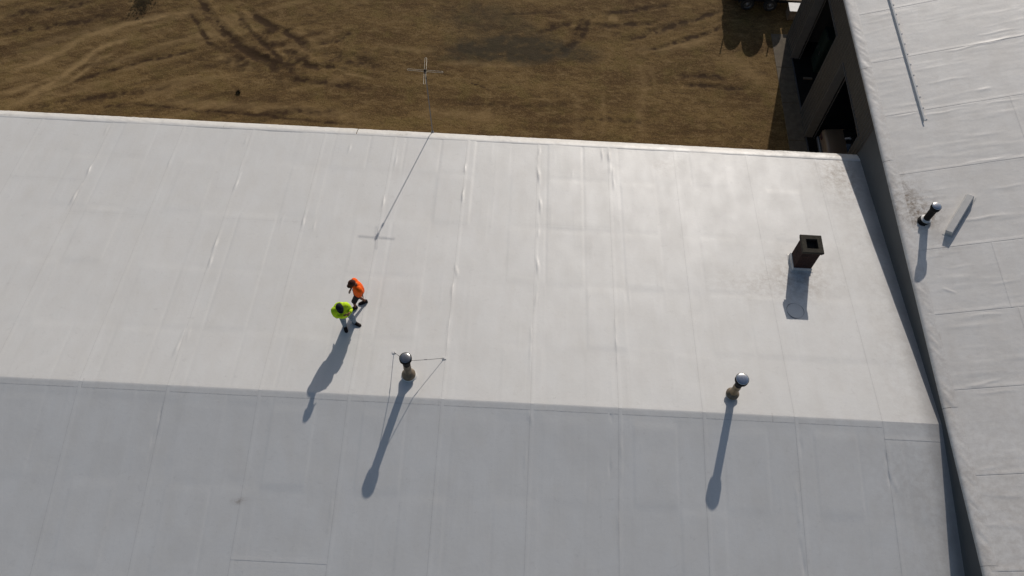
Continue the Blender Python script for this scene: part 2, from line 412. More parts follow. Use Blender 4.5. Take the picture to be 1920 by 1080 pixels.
# puckers standing up in the membrane: position in the photograph, run along the slope, width, height, sideways drift
WR = []
for (px, py), L, wd, ht, dr in [((140,368),1.35,.055,.040,.05),((168,318),1.0,.05,.032,0),((199,245),.5,.04,.02,0),((445,340),.9,.05,.034,.02),((405,455),1.0,.06,.036,.03),((394,492),1.0,.05,.03,.02),
        ((570,410),.8,.045,.034,0),((528,417),.6,.05,.014,0),((590,420),.7,.04,.014,0),((320,300),.8,.06,.014,0),((335,645),1.3,.06,.036,.06),((352,632),.7,.05,.018,0),((868,365),.9,.045,.036,.02),((872,315),.5,.04,.02,0),
        ((855,505),.55,.05,.032,-.09),((848,545),1.1,.05,.022,0),((1010,330),1.1,.06,.042,-.07),((1013,385),1.1,.05,.034,-.06),((1010,430),.8,.045,.02,0),((1008,500),1.1,.055,.036,-.06),((1006,555),1.2,.045,.02,.03),
        ((1143,300),1.5,.07,.026,0),((1150,335),1.2,.05,.022,0),((1129,290),.9,.05,.022,0),((718,380),1.0,.05,.02,0),((742,300),1.3,.045,.016,0),((1155,640),2.2,.06,.016,0),((995,650),2.0,.05,.014,0),((840,620),1.6,.05,.014,0),
        ((655,280),.6,.05,.018,0),((462,262),.5,.05,.02,0),((452,310),.6,.04,.016,0),((1072,330),.5,.05,.012,.1),((1180,560),1.0,.05,.012,0),((1010,290),.6,.05,.024,.06)]:
    p = far(px, py); WR.append((p[0], p[1], L, wd, ht, dr))
for (px, py), L, wd, ht, dr in [((298,790),1.5,.045,-.022,0),((284,835),.9,.04,-.018,0),((1665,885),1.2,.06,-.030,-.03),((1680,912),.35,.05,.02,-.1),((1505,1050),1.1,.06,-.026,-.03),((1497,960),2.0,.07,.012,0),
        ((1143,870),1.0,.05,-.014,0),((1165,840),2.2,.05,.014,0),((995,785),.4,.05,.022,-.1),((1145,780),.4,.04,-.02,-.05),((620,960),1.4,.05,.010,0),((985,860),1.2,.05,.010,0),((1203,838),.15,.08,.018,0),((1160,985),2.0,.06,.010,0),((1500,830),1.5,.08,-.012,0),((740,800),.4,.05,.012,0)]:
    p = near(px, py); WR.append((p[0], p[1], L, wd, ht, dr))
WR = np.array(WR)
def relief(X, Y, seed):
    h = .010*fbm(X/1.35, Y/1.25, 3 + seed, 3) + .0028*fbm(X/.33, Y/.38, 7 + seed, 3)
    # insulation boards under the sheet: slight steps every 1.22 x 2.44 m
    bx = np.floor(X/1.345 + .1); by = np.floor(Y/2.44 + .37)
    tilt = (_hash(bx, by, 5 + seed) - .5)*.009
    fy = Y/2.44 + .37 - by; fx = X/1.345 + .1 - bx
    edge = np.clip(np.minimum(fy, 1-fy)*2.44/.10, 0, 1)*np.clip(np.minimum(fx, 1-fx)*1.345/.08, 0, 1)
    h += tilt*edge + .0022*(edge - 1)
    # thin lengthwise tension ridges
    h += .0030*np.clip(fbm(X*5., Y*.30, 23 + seed, 3)*3.2 - .45, 0, 1.)
    for cx, cy, L, wd, ht, dr in WR:
        if X.max() < cx - .4 or X.min() > cx + .4: continue
        t = np.clip((Y - cy)/(L*.5), -1, 1); win = (1 - t*t)**1.0*(np.abs(Y - cy) < L*.5)
        h += .72*ht*win*(.75 + .5*np.sin(Y*9 + cx*3))*gauss(X - cx - dr*t - .012*np.sin(t*5 + cx), wd*.62)
    return h
CH = far(1485, 507)       # where the chimney rises
def stains(X, Y):
    s = .45*np.exp(-((X-CH[0]-.2)/1.0)**2 - ((Y-CH[1]+.35)/.9)**2) + .24*np.exp(-((X-CH[0]+1.5)/1.3)**2 - ((Y-CH[1]+.7)/.6)**2)
    s += .9*np.exp(-((X-12.35)/.22)**2 - ((Y-20.45)/.10)**2) + .55*np.exp(-((X-12.2)/.7)**2 - ((Y-19.7)/1.2)**2)
    s += .12*np.clip((X-11.5)/1.2, 0, 1) + .05*np.clip((X-6)/6, 0, 1)
    p = far(1245, 312); s += .5*np.exp(-((X-p[0])/.5)**2 - ((Y-p[1])/.45)**2)*.5
    p = near(448, 940); s += .75*np.exp(-((X-p[0])/.22)**2 - ((Y-p[1])/.06)**2)
    p = near(1680, 560*1.6); s += .08*np.exp(-((X-p[0])/.9)**2 - ((Y-p[1])/1.0)**2)
    return np.clip(s, 0, 1)
def sheet(x0, x1, ya, yb, side, fine, lap_end=None, under=None):
    """one membrane strip; its left edge laps over its neighbour"""
    xa, xb = x0 - .05, x1 + (.055 if x1 < WX1 - .01 else 0)
    if x0 < XL + .1: xa = x0
    n = max(2, int((xb - xa)/(.032 if fine else .2))); nv = max(2, int(abs(yb - ya)/(.11 if fine else .5)))
    xs = np.linspace(xa, xb, n)
    if fine: xs = np.sort(np.concatenate([xs, [xa + .010, xa + .020]]))
    ys = np.linspace(ya, yb, nv)
    if fine and lap_end is not None:
        e = ya if lap_end == 0 else yb; sg = 1 if lap_end == 0 else -1
        ys = np.sort(np.concatenate([ys, [e + sg*.015, e + sg*.03, e + sg*.12]]))
    X, Y = np.meshgrid(xs, ys, indexing='ij')
    Z0 = np.where(Y > YR, RIDGE_Z - (Y - YR)*math.tan(AL), RIDGE_Z + (Y - YR)*math.tan(BE))
    H = relief(X, Y, 0)
    lap = np.zeros_like(X)
    if x0 > XL + .1:
        H += .0035*np.clip((x0 + .075 - X)/.05, 0, 1); lap = np.maximum(lap, .34*np.clip(1 - (X - xa)/.020, 0, 1))
    H -= .006*np.clip((X - x1 + .02)/.03, 0, 1)*(x1 < WX1 - .01)
    if lap_end is not None:
        e = ya if lap_end == 0 else yb; d = np.abs(Y - e)
        H += .0015*np.clip((.12 - d)/.08, 0, 1); lap = np.maximum(lap, .22*np.clip(1 - d/.022, 0, 1))
    if under is not None: H -= .003*np.clip((.06 - np.abs(Y - (ya if under == 0 else yb)))/.03, 0, 1)
    V = np.stack([X, Y, Z0 + H + .006], -1).reshape(-1, 3) - np.array(wloc(roof1))
    uv = np.stack([X, Y], -1).reshape(-1, 2)
    me = mesh_np('membrane_sheet', V, grid_faces(len(xs), len(ys)), True, dict(lap=lap, stain=stains(X, Y), shade_grime=.80*np.clip((X - 12.55 + .25*fbm(X*1.5, Y*1.1, 88, 4))/.55, 0, 1)), uv)  # last mask darkens the wall strip: some dirt, some painted shade
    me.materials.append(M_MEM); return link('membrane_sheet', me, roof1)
# where a strip is pieced together across its width (pixel of the cross lap)
CROSS_F = {5: (30, 330), 6: (350, 407), 7: None, 8: (345, 405), 4: (50, 470), 12: (1080, 424), 16: (1600, 383), 15: (1420, 480), 10: None}
CROSS_N = {9: (520, 1054), 16: (1700, 826), 8: None}
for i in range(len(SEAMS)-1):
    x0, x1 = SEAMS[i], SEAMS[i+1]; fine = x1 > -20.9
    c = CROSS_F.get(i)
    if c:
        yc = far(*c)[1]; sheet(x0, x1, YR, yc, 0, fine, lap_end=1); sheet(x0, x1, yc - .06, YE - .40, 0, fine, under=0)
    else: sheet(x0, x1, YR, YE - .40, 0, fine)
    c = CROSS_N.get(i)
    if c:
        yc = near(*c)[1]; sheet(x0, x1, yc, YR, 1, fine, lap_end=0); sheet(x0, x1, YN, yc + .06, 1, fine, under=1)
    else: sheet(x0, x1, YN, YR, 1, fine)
# strip welded over the ridge, in lengths
def ridge_piece(x0, x1):
    xs = np.arange(x0, x1 + .05, .06); vs = np.array([-.06, -.02, 0, .02, .06, .10, .14, .18, .205, .215, .225])
    X, Vv = np.meshgrid(xs, vs, indexing='ij'); wv = .03*fbm(X*1.1, X*0, 11, 2)
    Y = YR + .03 - Vv + .012*fbm(X*1.3, Vv*0, 4, 2)
    Z0 = np.where(Y > YR, RIDGE_Z - (Y - YR)*math.tan(AL), RIDGE_Z + (Y - YR)*math.tan(BE))
    H = relief(X, Y, 0) + .0075 + .002*fbm(X*5, Vv*8, 21, 3)
    lap = np.clip((Vv - .206)/.012, 0, 1)*.5 + np.clip(1 - np.abs(X - x0)/.02, 0, 1)*.35
    me = mesh_np('ridge_strip', np.stack([X, Y, Z0 + H], -1).reshape(-1, 3) - np.array(wloc(roof1)), grid_faces(len(xs), len(vs)), True,
                 dict(lap=np.clip(lap, 0, .8), stain=X*0 + .06))
    me.materials.append(M_MEM); link('ridge_strip', me, roof1)
rb = [-31, -24, -18.2, -12.62, -7.27, -1.95, 3.5, 8.1, 11.4]
for a, c in zip(rb[:-1], rb[1:]): ridge_piece(a, c)
# strips along the foot of the higher wall, pieced across at the visible joints
# wrinkled membrane turned over the far edge
def eave_piece(x0, x1):
    xs = np.arange(x0, x1 + .01, .035); prof = np.array([(-.46, .006), (-.44, .012), (-.40, .014), (-.34, .012), (-.28, .002), (-.22, -.014), (-.16, -.034), (-.10, -.056), (-.05, -.076), (0, -.100), (.012, -.13), (.012, -.22), (.010, -.34)])
    U = np.arange(len(prof)); X, I = np.meshgrid(xs, U, indexing='ij'); dy = prof[I, 0]; dz = prof[I, 1]
    Y = YE + dy + .018*fbm(X*.6, X*0, 8, 2)
    dg = fbm(X*5.5 + dy*16, dy*6 - X*1.2, 41, 3)*np.clip(.9 + 2.2*fbm(X*.5, X*0, 13, 2), .1, 1.6)
    H = .042*dg*np.clip((dy + .40)/.14, 0, 1)*(dy < .005)
    Z = np.array([roofz(y) for y in (YE + prof[:, 0])])[I] + dz + H + .012*fbm(X*.9, X*0, 31, 2)*(dy > -.3)
    lap = np.clip(1 - np.abs(dy + .46)/.02, 0, 1)*.12 + .6*np.clip(np.abs(fbm(X*2.2 + dy*9, dy*7, 49, 3))*-14 + 1, 0, 1)*np.clip(fbm(X*.7, dy*3, 50, 2)*5, 0, 1)*(dy > -.38)  # second term: wrinkle shading painted as dark fold lines
    st = .10 + .95*np.exp(-((X-12.33)/.28)**2 - ((dy + .16)/.10)**2)
    me = mesh_np('edge_flashing', np.stack([X, Y, Z], -1).reshape(-1, 3) - np.array(wloc(roof1)), grid_faces(len(xs), len(prof)), True, dict(lap=lap, stain=st))
    me.materials.append(M_MEM); link('edge_flashing', me, roof1)
eb = [-31, -26, -21, -16, -11.2, -6.1, -1.2, 3.7, 8.6, WX1 - .01]
for a, c in zip(eb[:-1], eb[1:]): eave_piece(a, c)
# walls of the near building
def ribbed(x, y, z0f, z1f, axis, a0, a1, out, mat, parent, name='siding_panel', pitch=.22, ht=.028):
    """a ribbed sheet; runs along axis from a0 to a1, facing out (+-1)"""
    b = MB(); n = max(1, int(round((a1 - a0)/pitch))); st = (a1 - a0)/n; pr = []
    for i in range(n):
        s = a0 + i*st; pr += [(s, 0), (s + st*.62, 0), (s + st*.72, ht), (s + st*.90, ht)]
    pr.append((a1, 0)); V = []
    for s, h in pr:
        for zf in (z0f, z1f):
            V.append((x + out*h, s, zf(s)) if axis == 'y' else (s, y + out*h, zf(s)))
    b.add(V, [(2*i, 2*i+1, 2*i+3, 2*i+2) for i in range(len(pr)-1)]); return b.build(name, mat, parent)
wl = MB(); wl.box(XL + .3, XW - .3, YE - .45, YE - .25, 0, roofz(YE) - .16); wl.build('wall', M_SIDING2, wh)
wl = MB(); wl.box(XL + .3, XW - .3, YN + .2, YN + .4, 0, roofz(YN) - .16); wl.build('wall', M_SIDING2, wh)
wl = MB(); wl.add([(XL+.3,YN+.4,0),(XL+.5,YN+.4,0),(XL+.5,YE-.45,0),(XL+.3,YE-.45,0),(XL+.3,YN+.4,roofz(YN+.4)-.17),(XL+.5,YN+.4,roofz(YN+.4)-.17),(XL+.5,YE-.45,roofz(YE-.45)-.17),(XL+.3,YE-.45,roofz(YE-.45)-.17),
    (XL+.3,YR,RIDGE_Z-.17),(XL+.5,YR,RIDGE_Z-.17)], [(0,4,8,7,3),(1,2,6,9,5),(4,5,9,8),(8,9,6,7)]); wl.build('wall', M_SIDING2, wh)
# circle scratched on the membrane in front of the chimney
c0 = far(1491, 583); b = MB(); V = []; n = 48
for i in range(n + 1):
    t = 2*math.pi*i/n; wv = .010 + .006*math.sin(3*t + 1) + (.012 if 3.4 < t < 4.6 else 0)
    for rr in (.27, .27 + wv):
        x, y = c0[0] + rr*math.cos(t)*1.02, c0[1] + rr*math.sin(t)*1.08; V.append((x, y, roofz(y) + .016))
b.add(V, [(2*i, 2*i+1, 2*i+3, 2*i+2) for i in range(n)]); b.build('scuffed_ring', M_INK, roof1)

# ------------------------------------------------------------------ higher building on the right
hb = thing('workshop', 'taller building with ribbed dark siding, open garage bays and weathered white roof', 'building', (XW + 7, 13.5, 0))
H2 = lambda X, Y: ze2(Y) + S2*(X - XW)
b = MB(); xe, xo = XR2, 2*XR2 - XW; t = .12
def rp(x, y, d): return (x, y, (H2(x, y) if x <= XR2 else H2(2*XR2 - x, y)) - d)
b.add([rp(XW,YB0,.03),rp(xe,YB0,.03),rp(xo,YB0,.03),rp(XW,YB1,.03),rp(xe,YB1,.03),rp(xo,YB1,.03),rp(XW,YB0,t),rp(xe,YB0,t),rp(xo,YB0,t),rp(XW,YB1,t),rp(xe,YB1,t),rp(xo,YB1,t)],
      [(0,1,4,3),(1,2,5,4),(6,9,10,7),(7,10,11,8),(0,6,7,1),(1,7,8,2),(3,4,10,9),(4,5,11,10),(0,3,9,6),(2,8,11,5)])
roof2 = b.build('roof', M_DECK, hb)
SE2 = [YB0, -2.4, .0, 2.35, 4.95, 7.6, 10.25, 12.85, 15.3, 18.5, 21.25, 24.0, 26.7, 29.4, YB1 + .02]
W2 = []
for (px, py), L, wd, ht, dr in [((1860,78),2.2,.06,.026,.04),((1800,92),1.2,.05,.022,.03),((1780,150),1.5,.06,.014,.0),((1700,215),.9,.05,.018,.05),((1760,212),1.6,.05,.020,.03),((1880,190),1.2,.05,.016,0),((1850,300),1.6,.05,.018,.02),((1830,410),1.2,.06,.022,.03),((1870,405),1.2,.06,.018,.03),
        ((1780,545),.4,.05,.026,-.10),((1800,500),1.0,.05,.012,0),((1850,590),1.2,.05,.016,0),((1830,722),.6,.06,.026,.04),((1855,716),.7,.05,.020,.04),((1870,735),1.4,.04,.014,0),((1845,168),.5,.08,.024,0),((1870,60),1.4,.05,.016,0),((1880,530),1.0,.06,.014,0),((1890,350),1.2,.06,.014,0),((1850,880),.7,.06,.018,.08),((1820,990),.5,.05,.016,.1),((1890,930),.9,.06,.014,0)]:
    p = high(px, py); W2.append((p[0], p[1], L, wd, ht, dr))
def relief2(X, Y):
    h = .012*fbm(X/1.1, Y/1.2, 61, 3) + .004*fbm(X/.6, Y/.22, 62, 3)
    h += .006*np.clip(fbm(X*.55, Y*3.4, 66, 3)*3.0 - .2, 0, 1)
    for cx, cy, L, wd, ht, dr in W2:
        t_ = np.clip((X - cx)/(L*.5), -1, 1); h += .34*ht*(1 - t_*t_)*(np.abs(X - cx) < L*.5)*gauss(Y - cy - dr*t_ - .02*np.sin(X*6), wd*.9)
    return h
V3 = high(1734, 414)      # foot of the black vent pipe
def stains2(X, Y):
    s = .07 + 1.2*np.exp(-((X-V3[0]+.45)/.65)**2 - ((Y-V3[1]-.55)/.7)**2) + .45*np.exp(-((X-V3[0]+.5)/.5)**2 - ((Y-V3[1]-1.6)/.7)**2)
    s += .5*np.exp(-((X-V3[0])/.5)**2 - ((Y-V3[1]-.1)/.35)**2) + .22*np.exp(-((X-V3[0]-.3)/.35)**2 - ((Y-V3[1]+.9)/.5)**2)
    s += .16*np.clip((12 - Y)/6, 0, 1)
    return np.clip(s, 0, 1)
def sheet2(y0, y1, flip=False, x0=None, x1=None, lapx=False):
    fine = not flip and y0 > 2
    xs = np.linspace(XW + .16 if x0 is None else x0, XR2 if x1 is None else x1, 110 if fine else 14)
    if lapx: xs = np.sort(np.concatenate([xs, [xs[0] + .015, xs[0] + .03]]))
    ys = np.linspace(y0, y1 + .05, max(3, int((y1 - y0)/(.034 if fine else .3))))
    if fine: ys = np.sort(np.concatenate([ys, [y0 + .012, y0 + .024]]))
    X, Y = np.meshgrid(xs, ys, indexing='ij')
    Z = RIDGE_Z + .135 + .012*(21 - Y) + S2*(X - XW) + .006
    H = relief2(X, Y) + .004*np.clip((y0 + .12 - Y)/.06, 0, 1) - .006*np.clip((Y - y1 + .01)/.03, 0, 1)
    lap = .18*np.clip(1 - (Y - y0)/.022, 0, 1)*np.clip(.6 + 2*fbm(X*.8, Y*0, 9, 2), 0, 1)
    if lapx: H += .003*np.clip((xs[0] + .1 - X)/.05, 0, 1); lap = np.maximum(lap, .3*np.clip(1 - (X - xs[0])/.024, 0, 1))
    st = stains2(X, Y)
    if flip: X = 2*XR2 - X
    f = grid_faces(len(xs), len(ys)); f = f[:, ::-1] if flip else f
    me = mesh_np('membrane_sheet', np.stack([X, Y, Z + H], -1).reshape(-1, 3) - np.array(wloc(roof2)), f, True, dict(lap=lap, stain=st))
    me.materials.append(M_MEM2); link('membrane_sheet', me, roof2)
CR2 = {9: high(1892, 181)[0], 6: high(1912, 590)[0], 7: high(1895, 575)[0]}
for i in range(len(SE2)-1):
    if i in CR2:
        sheet2(SE2[i], SE2[i+1], x1=CR2[i] + .05); sheet2(SE2[i], SE2[i+1], x0=CR2[i], lapx=True)
    else: sheet2(SE2[i], SE2[i+1])
    sheet2(SE2[i], SE2[i+1], True)
def eave2(y0, y1):
    ys = np.arange(y0, y1 + .01, .035); prof = np.array([(.34, .008), (.32, .010), (.28, .010), (.24, .011), (.20, .012), (.16, .013), (.12, .013), (.08, .012), (.04, .008), (.01, .002), (-.025, -.02), (-.04, -.05), (-.035, -.10)])
    Y, I = np.meshgrid(ys, np.arange(len(prof)), indexing='ij'); dx = prof[I, 0]; X = XW + dx + .004*fbm(Y*.7, Y*0, 3, 2)
    dg = fbm(Y*6.5 + dx*11, dx*4 + Y*1.3, 47, 3)*np.clip(.9 + 2*fbm(Y*.5, Y*0, 19, 2), .25, 1.5)
    Z = RIDGE_Z + .135 + .012*(21 - Y) + S2*np.maximum(dx, -.01) + prof[I, 1] + .017*dg*np.clip((dx - .0)/.06, 0, 1)*np.clip((.30 - dx)/.12, 0, 1)
    lap = .18*np.clip(1 - np.abs(dx - .34)/.02, 0, 1)
    f = grid_faces(len(ys), len(prof))
    me = mesh_np('edge_flashing', np.stack([X, Y, Z], -1).reshape(-1, 3) - np.array(wloc(roof2)), f, True, dict(lap=lap, stain=.22 + .3*stains2(X, Y)))
    me.materials.append(M_MEM2); link('edge_flashing', me, roof2)
e2 = [YB0, .4, 5.1, 9.7, 14.6, 19.2, 23.8, 28.4, YB1 + .03]
for a, c in zip(e2[:-1], e2[1:]): eave2(a, c)
# wall above the white roof, faced with membrane
ys = np.linspace(YB0, YE - .02, 240); hs = np.linspace(0, 1, 8); Y, Hh = np.meshgrid(ys, hs, indexing='ij')
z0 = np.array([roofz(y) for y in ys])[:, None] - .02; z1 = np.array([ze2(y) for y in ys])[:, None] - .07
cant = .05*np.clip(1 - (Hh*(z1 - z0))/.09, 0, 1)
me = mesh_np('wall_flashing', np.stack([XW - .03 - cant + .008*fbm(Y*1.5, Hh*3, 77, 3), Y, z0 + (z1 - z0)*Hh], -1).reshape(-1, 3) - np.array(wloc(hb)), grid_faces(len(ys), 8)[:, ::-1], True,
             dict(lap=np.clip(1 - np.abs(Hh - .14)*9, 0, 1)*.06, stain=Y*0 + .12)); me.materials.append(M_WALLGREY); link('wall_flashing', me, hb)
# siding panels round the two bays
DT = RIDGE_Z - 1.16                                   # top of the bays
BAYS = [(26.92, 30.45), (21.50, 25.45)]
zt = lambda s: ze2(s) - .06
def panels(y0, y1, z0f, z1f, wmax=.92):
    n = max(1, math.ceil((y1 - y0)/wmax - .01)); st = (y1 - y0)/n
    for i in range(n): ribbed(XW, 0, z0f, z1f, 'y', y0 + i*st, y0 + (i+1)*st - .004, -1, M_SIDING, hb)
zg = lambda s: .02
zd = lambda s: DT
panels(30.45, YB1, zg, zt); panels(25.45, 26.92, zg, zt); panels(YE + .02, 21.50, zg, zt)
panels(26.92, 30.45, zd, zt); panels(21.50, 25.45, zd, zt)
# framing: the solid wall behind the panels, jambs
b = MB(); T2 = .34
for a, c in ((30.45, YB1), (25.45, 26.92), (YB0, 21.50)):
    b.hexa([(XW+.005,a,0),(XW+T2,a,0),(XW+T2,c,0),(XW+.005,c,0),(XW+.005,a,ze2(a)-.14),(XW+T2,a,ze2(a)-.06),(XW+T2,c,ze2(c)-.06),(XW+.005,c,ze2(c)-.14)])
for a, c in BAYS:
    b.hexa([(XW+.005,a,DT),(XW+T2,a,DT),(XW+T2,c,DT),(XW+.005,c,DT),(XW+.005,a,ze2(a)-.14),(XW+T2,a,ze2(a)-.06),(XW+T2,c,ze2(c)-.06),(XW+.005,c,ze2(c)-.14)])
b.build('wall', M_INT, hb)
for a, c in BAYS:
    for y in (a, c):
        s = 1 if y == a else -1; b = MB(); b.box(XW - .045, XW + T2 + .01, min(y, y + s*.03), max(y, y + s*.03), .02, DT - .03); b.build('door_jamb', M_TRIM, hb)
    b = MB(); b.box(XW - .045, XW + T2 + .01, a, c, DT - .03, DT - .002); b.build('door_head', M_TRIM, hb)
    b = MB(); b.box(XW + .02, XW + .08, a + .03, c - .03, .005, .055); b.build('threshold', M_GREYMETAL, hb)
    # rolled up sectional door under the ceiling, track down the side
    b = MB(); b.tube([(XW + T2 + .06, a + .10, .05), (XW + T2 + .06, a + .10, DT + .1)], .025, 6); b.build('door_track', M_GREYMETAL, hb)
    b = MB(); b.tube([(XW + T2 + .06, c - .10, .05), (XW + T2 + .06, c - .10, DT + .1)], .025, 6); b.build('door_track', M_GREYMETAL, hb)
# gable ends, back wall
for y, s in ((YB1 - .30, 1), (YB0, -1)):
    b = MB(); V = []
    for yy in (y, y + .28):
        V += [(XW + T2, yy, 0), (xo - .1, yy, 0), (xo - .1, yy, ze2(yy) - .13), (XR2, yy, H2(XR2, yy) - .13), (XW + T2, yy, H2(XW + T2, yy) - .13)]
    b.add(V, [(0,1,2,3,4), (9,8,7,6,5), (0,5,6,1), (1,6,7,2), (2,7,8,3), (3,8,9,4), (4,9,5,0)]); b.build('gable_wall', M_SIDING, hb)
b = MB(); b.box(xo - .3, xo - .1, YB0 + .3, YB1 - .31, 0, ze2(YB1) - .16); b.build('back_wall', M_SIDING, hb)
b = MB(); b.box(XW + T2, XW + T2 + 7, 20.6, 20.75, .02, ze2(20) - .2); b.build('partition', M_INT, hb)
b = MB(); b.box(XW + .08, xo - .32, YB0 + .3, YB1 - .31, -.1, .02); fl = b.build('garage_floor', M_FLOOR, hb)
# concrete apron along the bays, in slabs
ap = link('pavement', None); ap.location = (12.9, 26, 0); ap['kind'] = 'structure'
ys = [YE - .2, 22.9, 25.2, 27.5, 29.8, 32.1]
for a, c in zip(ys[:-1], ys[1:]):
    b = MB(); b.bevbox(12.50, XW + .075, a + .012, c - .012, -.1, .014, .006); b.build('slab', M_CONC, ap)

# ------------------------------------------------------------------ vent pipes
def vent(name, label, p, h, cap_r, pipe_r, parts, mats, lean=(0, 0), dome=.93):
    t = thing(name, label, 'vent pipe', p); p = Vector(p); ax = Vector((lean[0], lean[1], 1)).normalized()
    sleeve, collar, shaftm, bandm, domem = mats
    z_s, r_s, z_c0, z_c1, r_c, band = parts
    b = MB(); b.lathe(p, [(r_s + .06, -.03), (r_s + .05, .014), (r_s + .015, .024), (r_s, .05), (r_s - .01, z_s), (pipe_r*.9, z_s + .004)], 28, ax); b.build('boot', sleeve, t)
    b = MB(); b.lathe(p, [(r_c - .012, z_c0 - .012), (r_c, z_c0), (r_c + .002, z_c0 + .03), (r_c*.72 + pipe_r*.28, z_c0 + (z_c1 - z_c0)*.45), (pipe_r + .012, z_c1), (pipe_r, z_c1 + .012)], 28, ax); b.build('storm_collar', collar, t)
    b = MB(); b.lathe(p, [(pipe_r, 0), (pipe_r, h - .26), ], 24, ax); sh = b.build('shaft', shaftm, t)
    b = MB()
    for z in (h*.48, h*.49): b.lathe(p, [(pipe_r + .001, z), (pipe_r + .006, z + .003), (pipe_r + .006, z + .012), (pipe_r + .001, z + .016)], 24, ax)
    b.build('seam_band', shaftm, sh)
    b = MB(); b.lathe(p, [(pipe_r + .003, h - .48), (pipe_r + .004, h - .10 - band), (cap_r*.90, h - .075 - band), (cap_r*.99, h - .06 - band*.8), (cap_r, h - .05), (cap_r*.9, h - .035), (cap_r*.5, h - .03)], 28, ax); b.build('cap_skirt', bandm, t)
    dr_ = cap_r*dome; prof = [(dr_, h - .047)] + [(dr_*math.cos(a)*.995, h - .040 + .038*math.sin(a)) for a in np.linspace(.06, math.pi/2, 10)]
    b = MB(); b.lathe(p, prof, 32, ax); b.build('dome_cap', domem, t)
    return t
pv1 = far(767, 706); pv2 = far(1371.5, 741); pv3 = V3
vent('vent_pipe', 'dull domed roof vent pipe held by two thin brace rods near the ridge', pv1, 1.38, .185, .112, (.17, .190, .15, .34, .212, .10), (M_MEM, M_BROWNPIPE, M_BROWNPIPE, M_BLACK, M_DOME_D), dome=.88)
vent('vent_pipe', 'tan vent pipe with shiny silver dome cap standing alone near the ridge', pv2, 1.27, .20, .112, (.10, .13, .11, .22, .20, .12), (M_MEM, M_BROWNPIPE, M_TANPIPE, M_BLACK, M_GALV))
vent('vent_pipe', 'black vent pipe with silver cap on the higher right roof', pv3 - np.array([0, 0, .02]), .92, .165, .115, (.10, .17, .11, .16, .175, .14), (M_BLACK, M_WHITEPAINT, M_BLACK, M_BLACK, M_GALV))
for px, lab in (((739, 661), 'thin brace rod from the guyed vent pipe to its left roof anchor'), ((833, 672), 'thin brace rod from the guyed vent pipe to its right roof anchor')):
    a = far(*px); t = thing('brace_rod', lab, 'brace rod', a); top = Vector(pv1) + Vector((0, 0, 1.02)); d = (Vector(a) - top); d.z = 0; top += d.normalized()*.115
    b = MB(); b.tube([Vector(a) + Vector((0, 0, .025)), (Vector(a) + top)*.5 + Vector((0, 0, -.008)), top], .0085, 6); b.build('rod', M_GREYMETAL, t)
    b = MB(); b.obox(Vector(a) + Vector((0, 0, .018)), (.055, .01, -.001), (-.01, .045, -.005), (0, 0, .012)); b.build('anchor_plate', M_WHITEPAINT, t)
    mid = Vector(a)*.45 + top*.55; b = MB(); b.tube([mid - (top - Vector(a)).normalized()*.05, mid + (top - Vector(a)).normalized()*.05], .014, 6); b.build('clamp', M_GREYMETAL, t)

# ------------------------------------------------------------------ chimney
ch = thing('brick_chimney', 'short dark brick chimney with open flue on the white roof', 'chimney', CH)
cx, cy, cz = CH[0] + .32, CH[1] + .32, roofz(CH[1] + .32); W = .30
b = MB()
rings = []
for z, q in ((-.06, .40), (.012, .385), (.02, .335), (.17, .325), (.185, .30)):
    rr = []
    for sx, sy in ((-1,-1), (1,-1), (1,1), (-1,1)):
        x, y = cx + sx*q, cy + sy*q; zz = roofz(y) + z if z < .03 else cz + z; rr.append((x, y, zz))
    rings.append(rr)
b.loft(rings, False, False)
V = np.array(b.v); me_f = b.build('base_flashing', M_MEM, ch)
for nm, val in (('lap', 0.), ('stain', .35)):
    at = me_f.data.attributes.new(nm, 'FLOAT', 'POINT'); at.data.foreach_set('value', np.full(len(V), val, np.float32))
b = MB(); b.box(cx - W + .012, cx + W - .012, cy - W + .012, cy + W - .012, cz + .12, cz + 1.10); b.build('mortar_core', M_MORTAR, ch)
bm_ = MB(); bm_.bevbox(-.122, .122, -.048, .048, -.031, .031, .005)
brick0 = bm_.build('brick', M_BRICK); bmesh_ = brick0.data; bpy.data.objects.remove(brick0)
z = cz + .20; course = 0
while z < cz + 1.06:
    for k in range(4):
        a = k*math.pi/2
        for j in range(2):
            s = -W + .125 + j*.252 if course % 2 == 0 else W - .125 - j*.252
            lx, ly = s, -W + .05
            o = link('brick', bmesh_, ch)
            o.location = Vector((cx + lx*math.cos(a) - ly*math.sin(a), cy + lx*math.sin(a) + ly*math.cos(a), z)) - Vector(CH)
            o.rotation_euler = (random.uniform(-.012, .012), random.uniform(-.01, .01), a + random.uniform(-.012, .012))
    z += .073; course += 1
def ring_slab(q, hole, z0, z1, jit=0):
    b = MB(); V = []
    for z_, e in ((z0, 0), (z1 - .015, 0), (z1, -.015)):
        for sx, sy in ((-1,-1), (1,-1), (1,1), (-1,1)): V.append((cx + sx*(q + e), cy + sy*(q + e), z_ + random.uniform(-jit, jit)))
    for z_ in (z1, z0):
        for sx, sy in ((-1,-1), (1,-1), (1,1), (-1,1)): V.append((cx + sx*hole, cy + sy*hole, z_))
    F = []
    for i in range(4):
        j = (i + 1) % 4
        for k in range(4): F.append((k*4 + i, k*4 + j, (k+1)*4 + j, (k+1)*4 + i))
        F.append((16 + i, 16 + j, j, i))
    b.add(V, F); return b
ring_slab(.335, .19, cz + 1.10, cz + 1.165).build('corbel_course', M_BRICK, ch)
ring_slab(.355, .19, cz + 1.167, cz + 1.25, .006).build('capstone', M_CAPSTONE, ch)
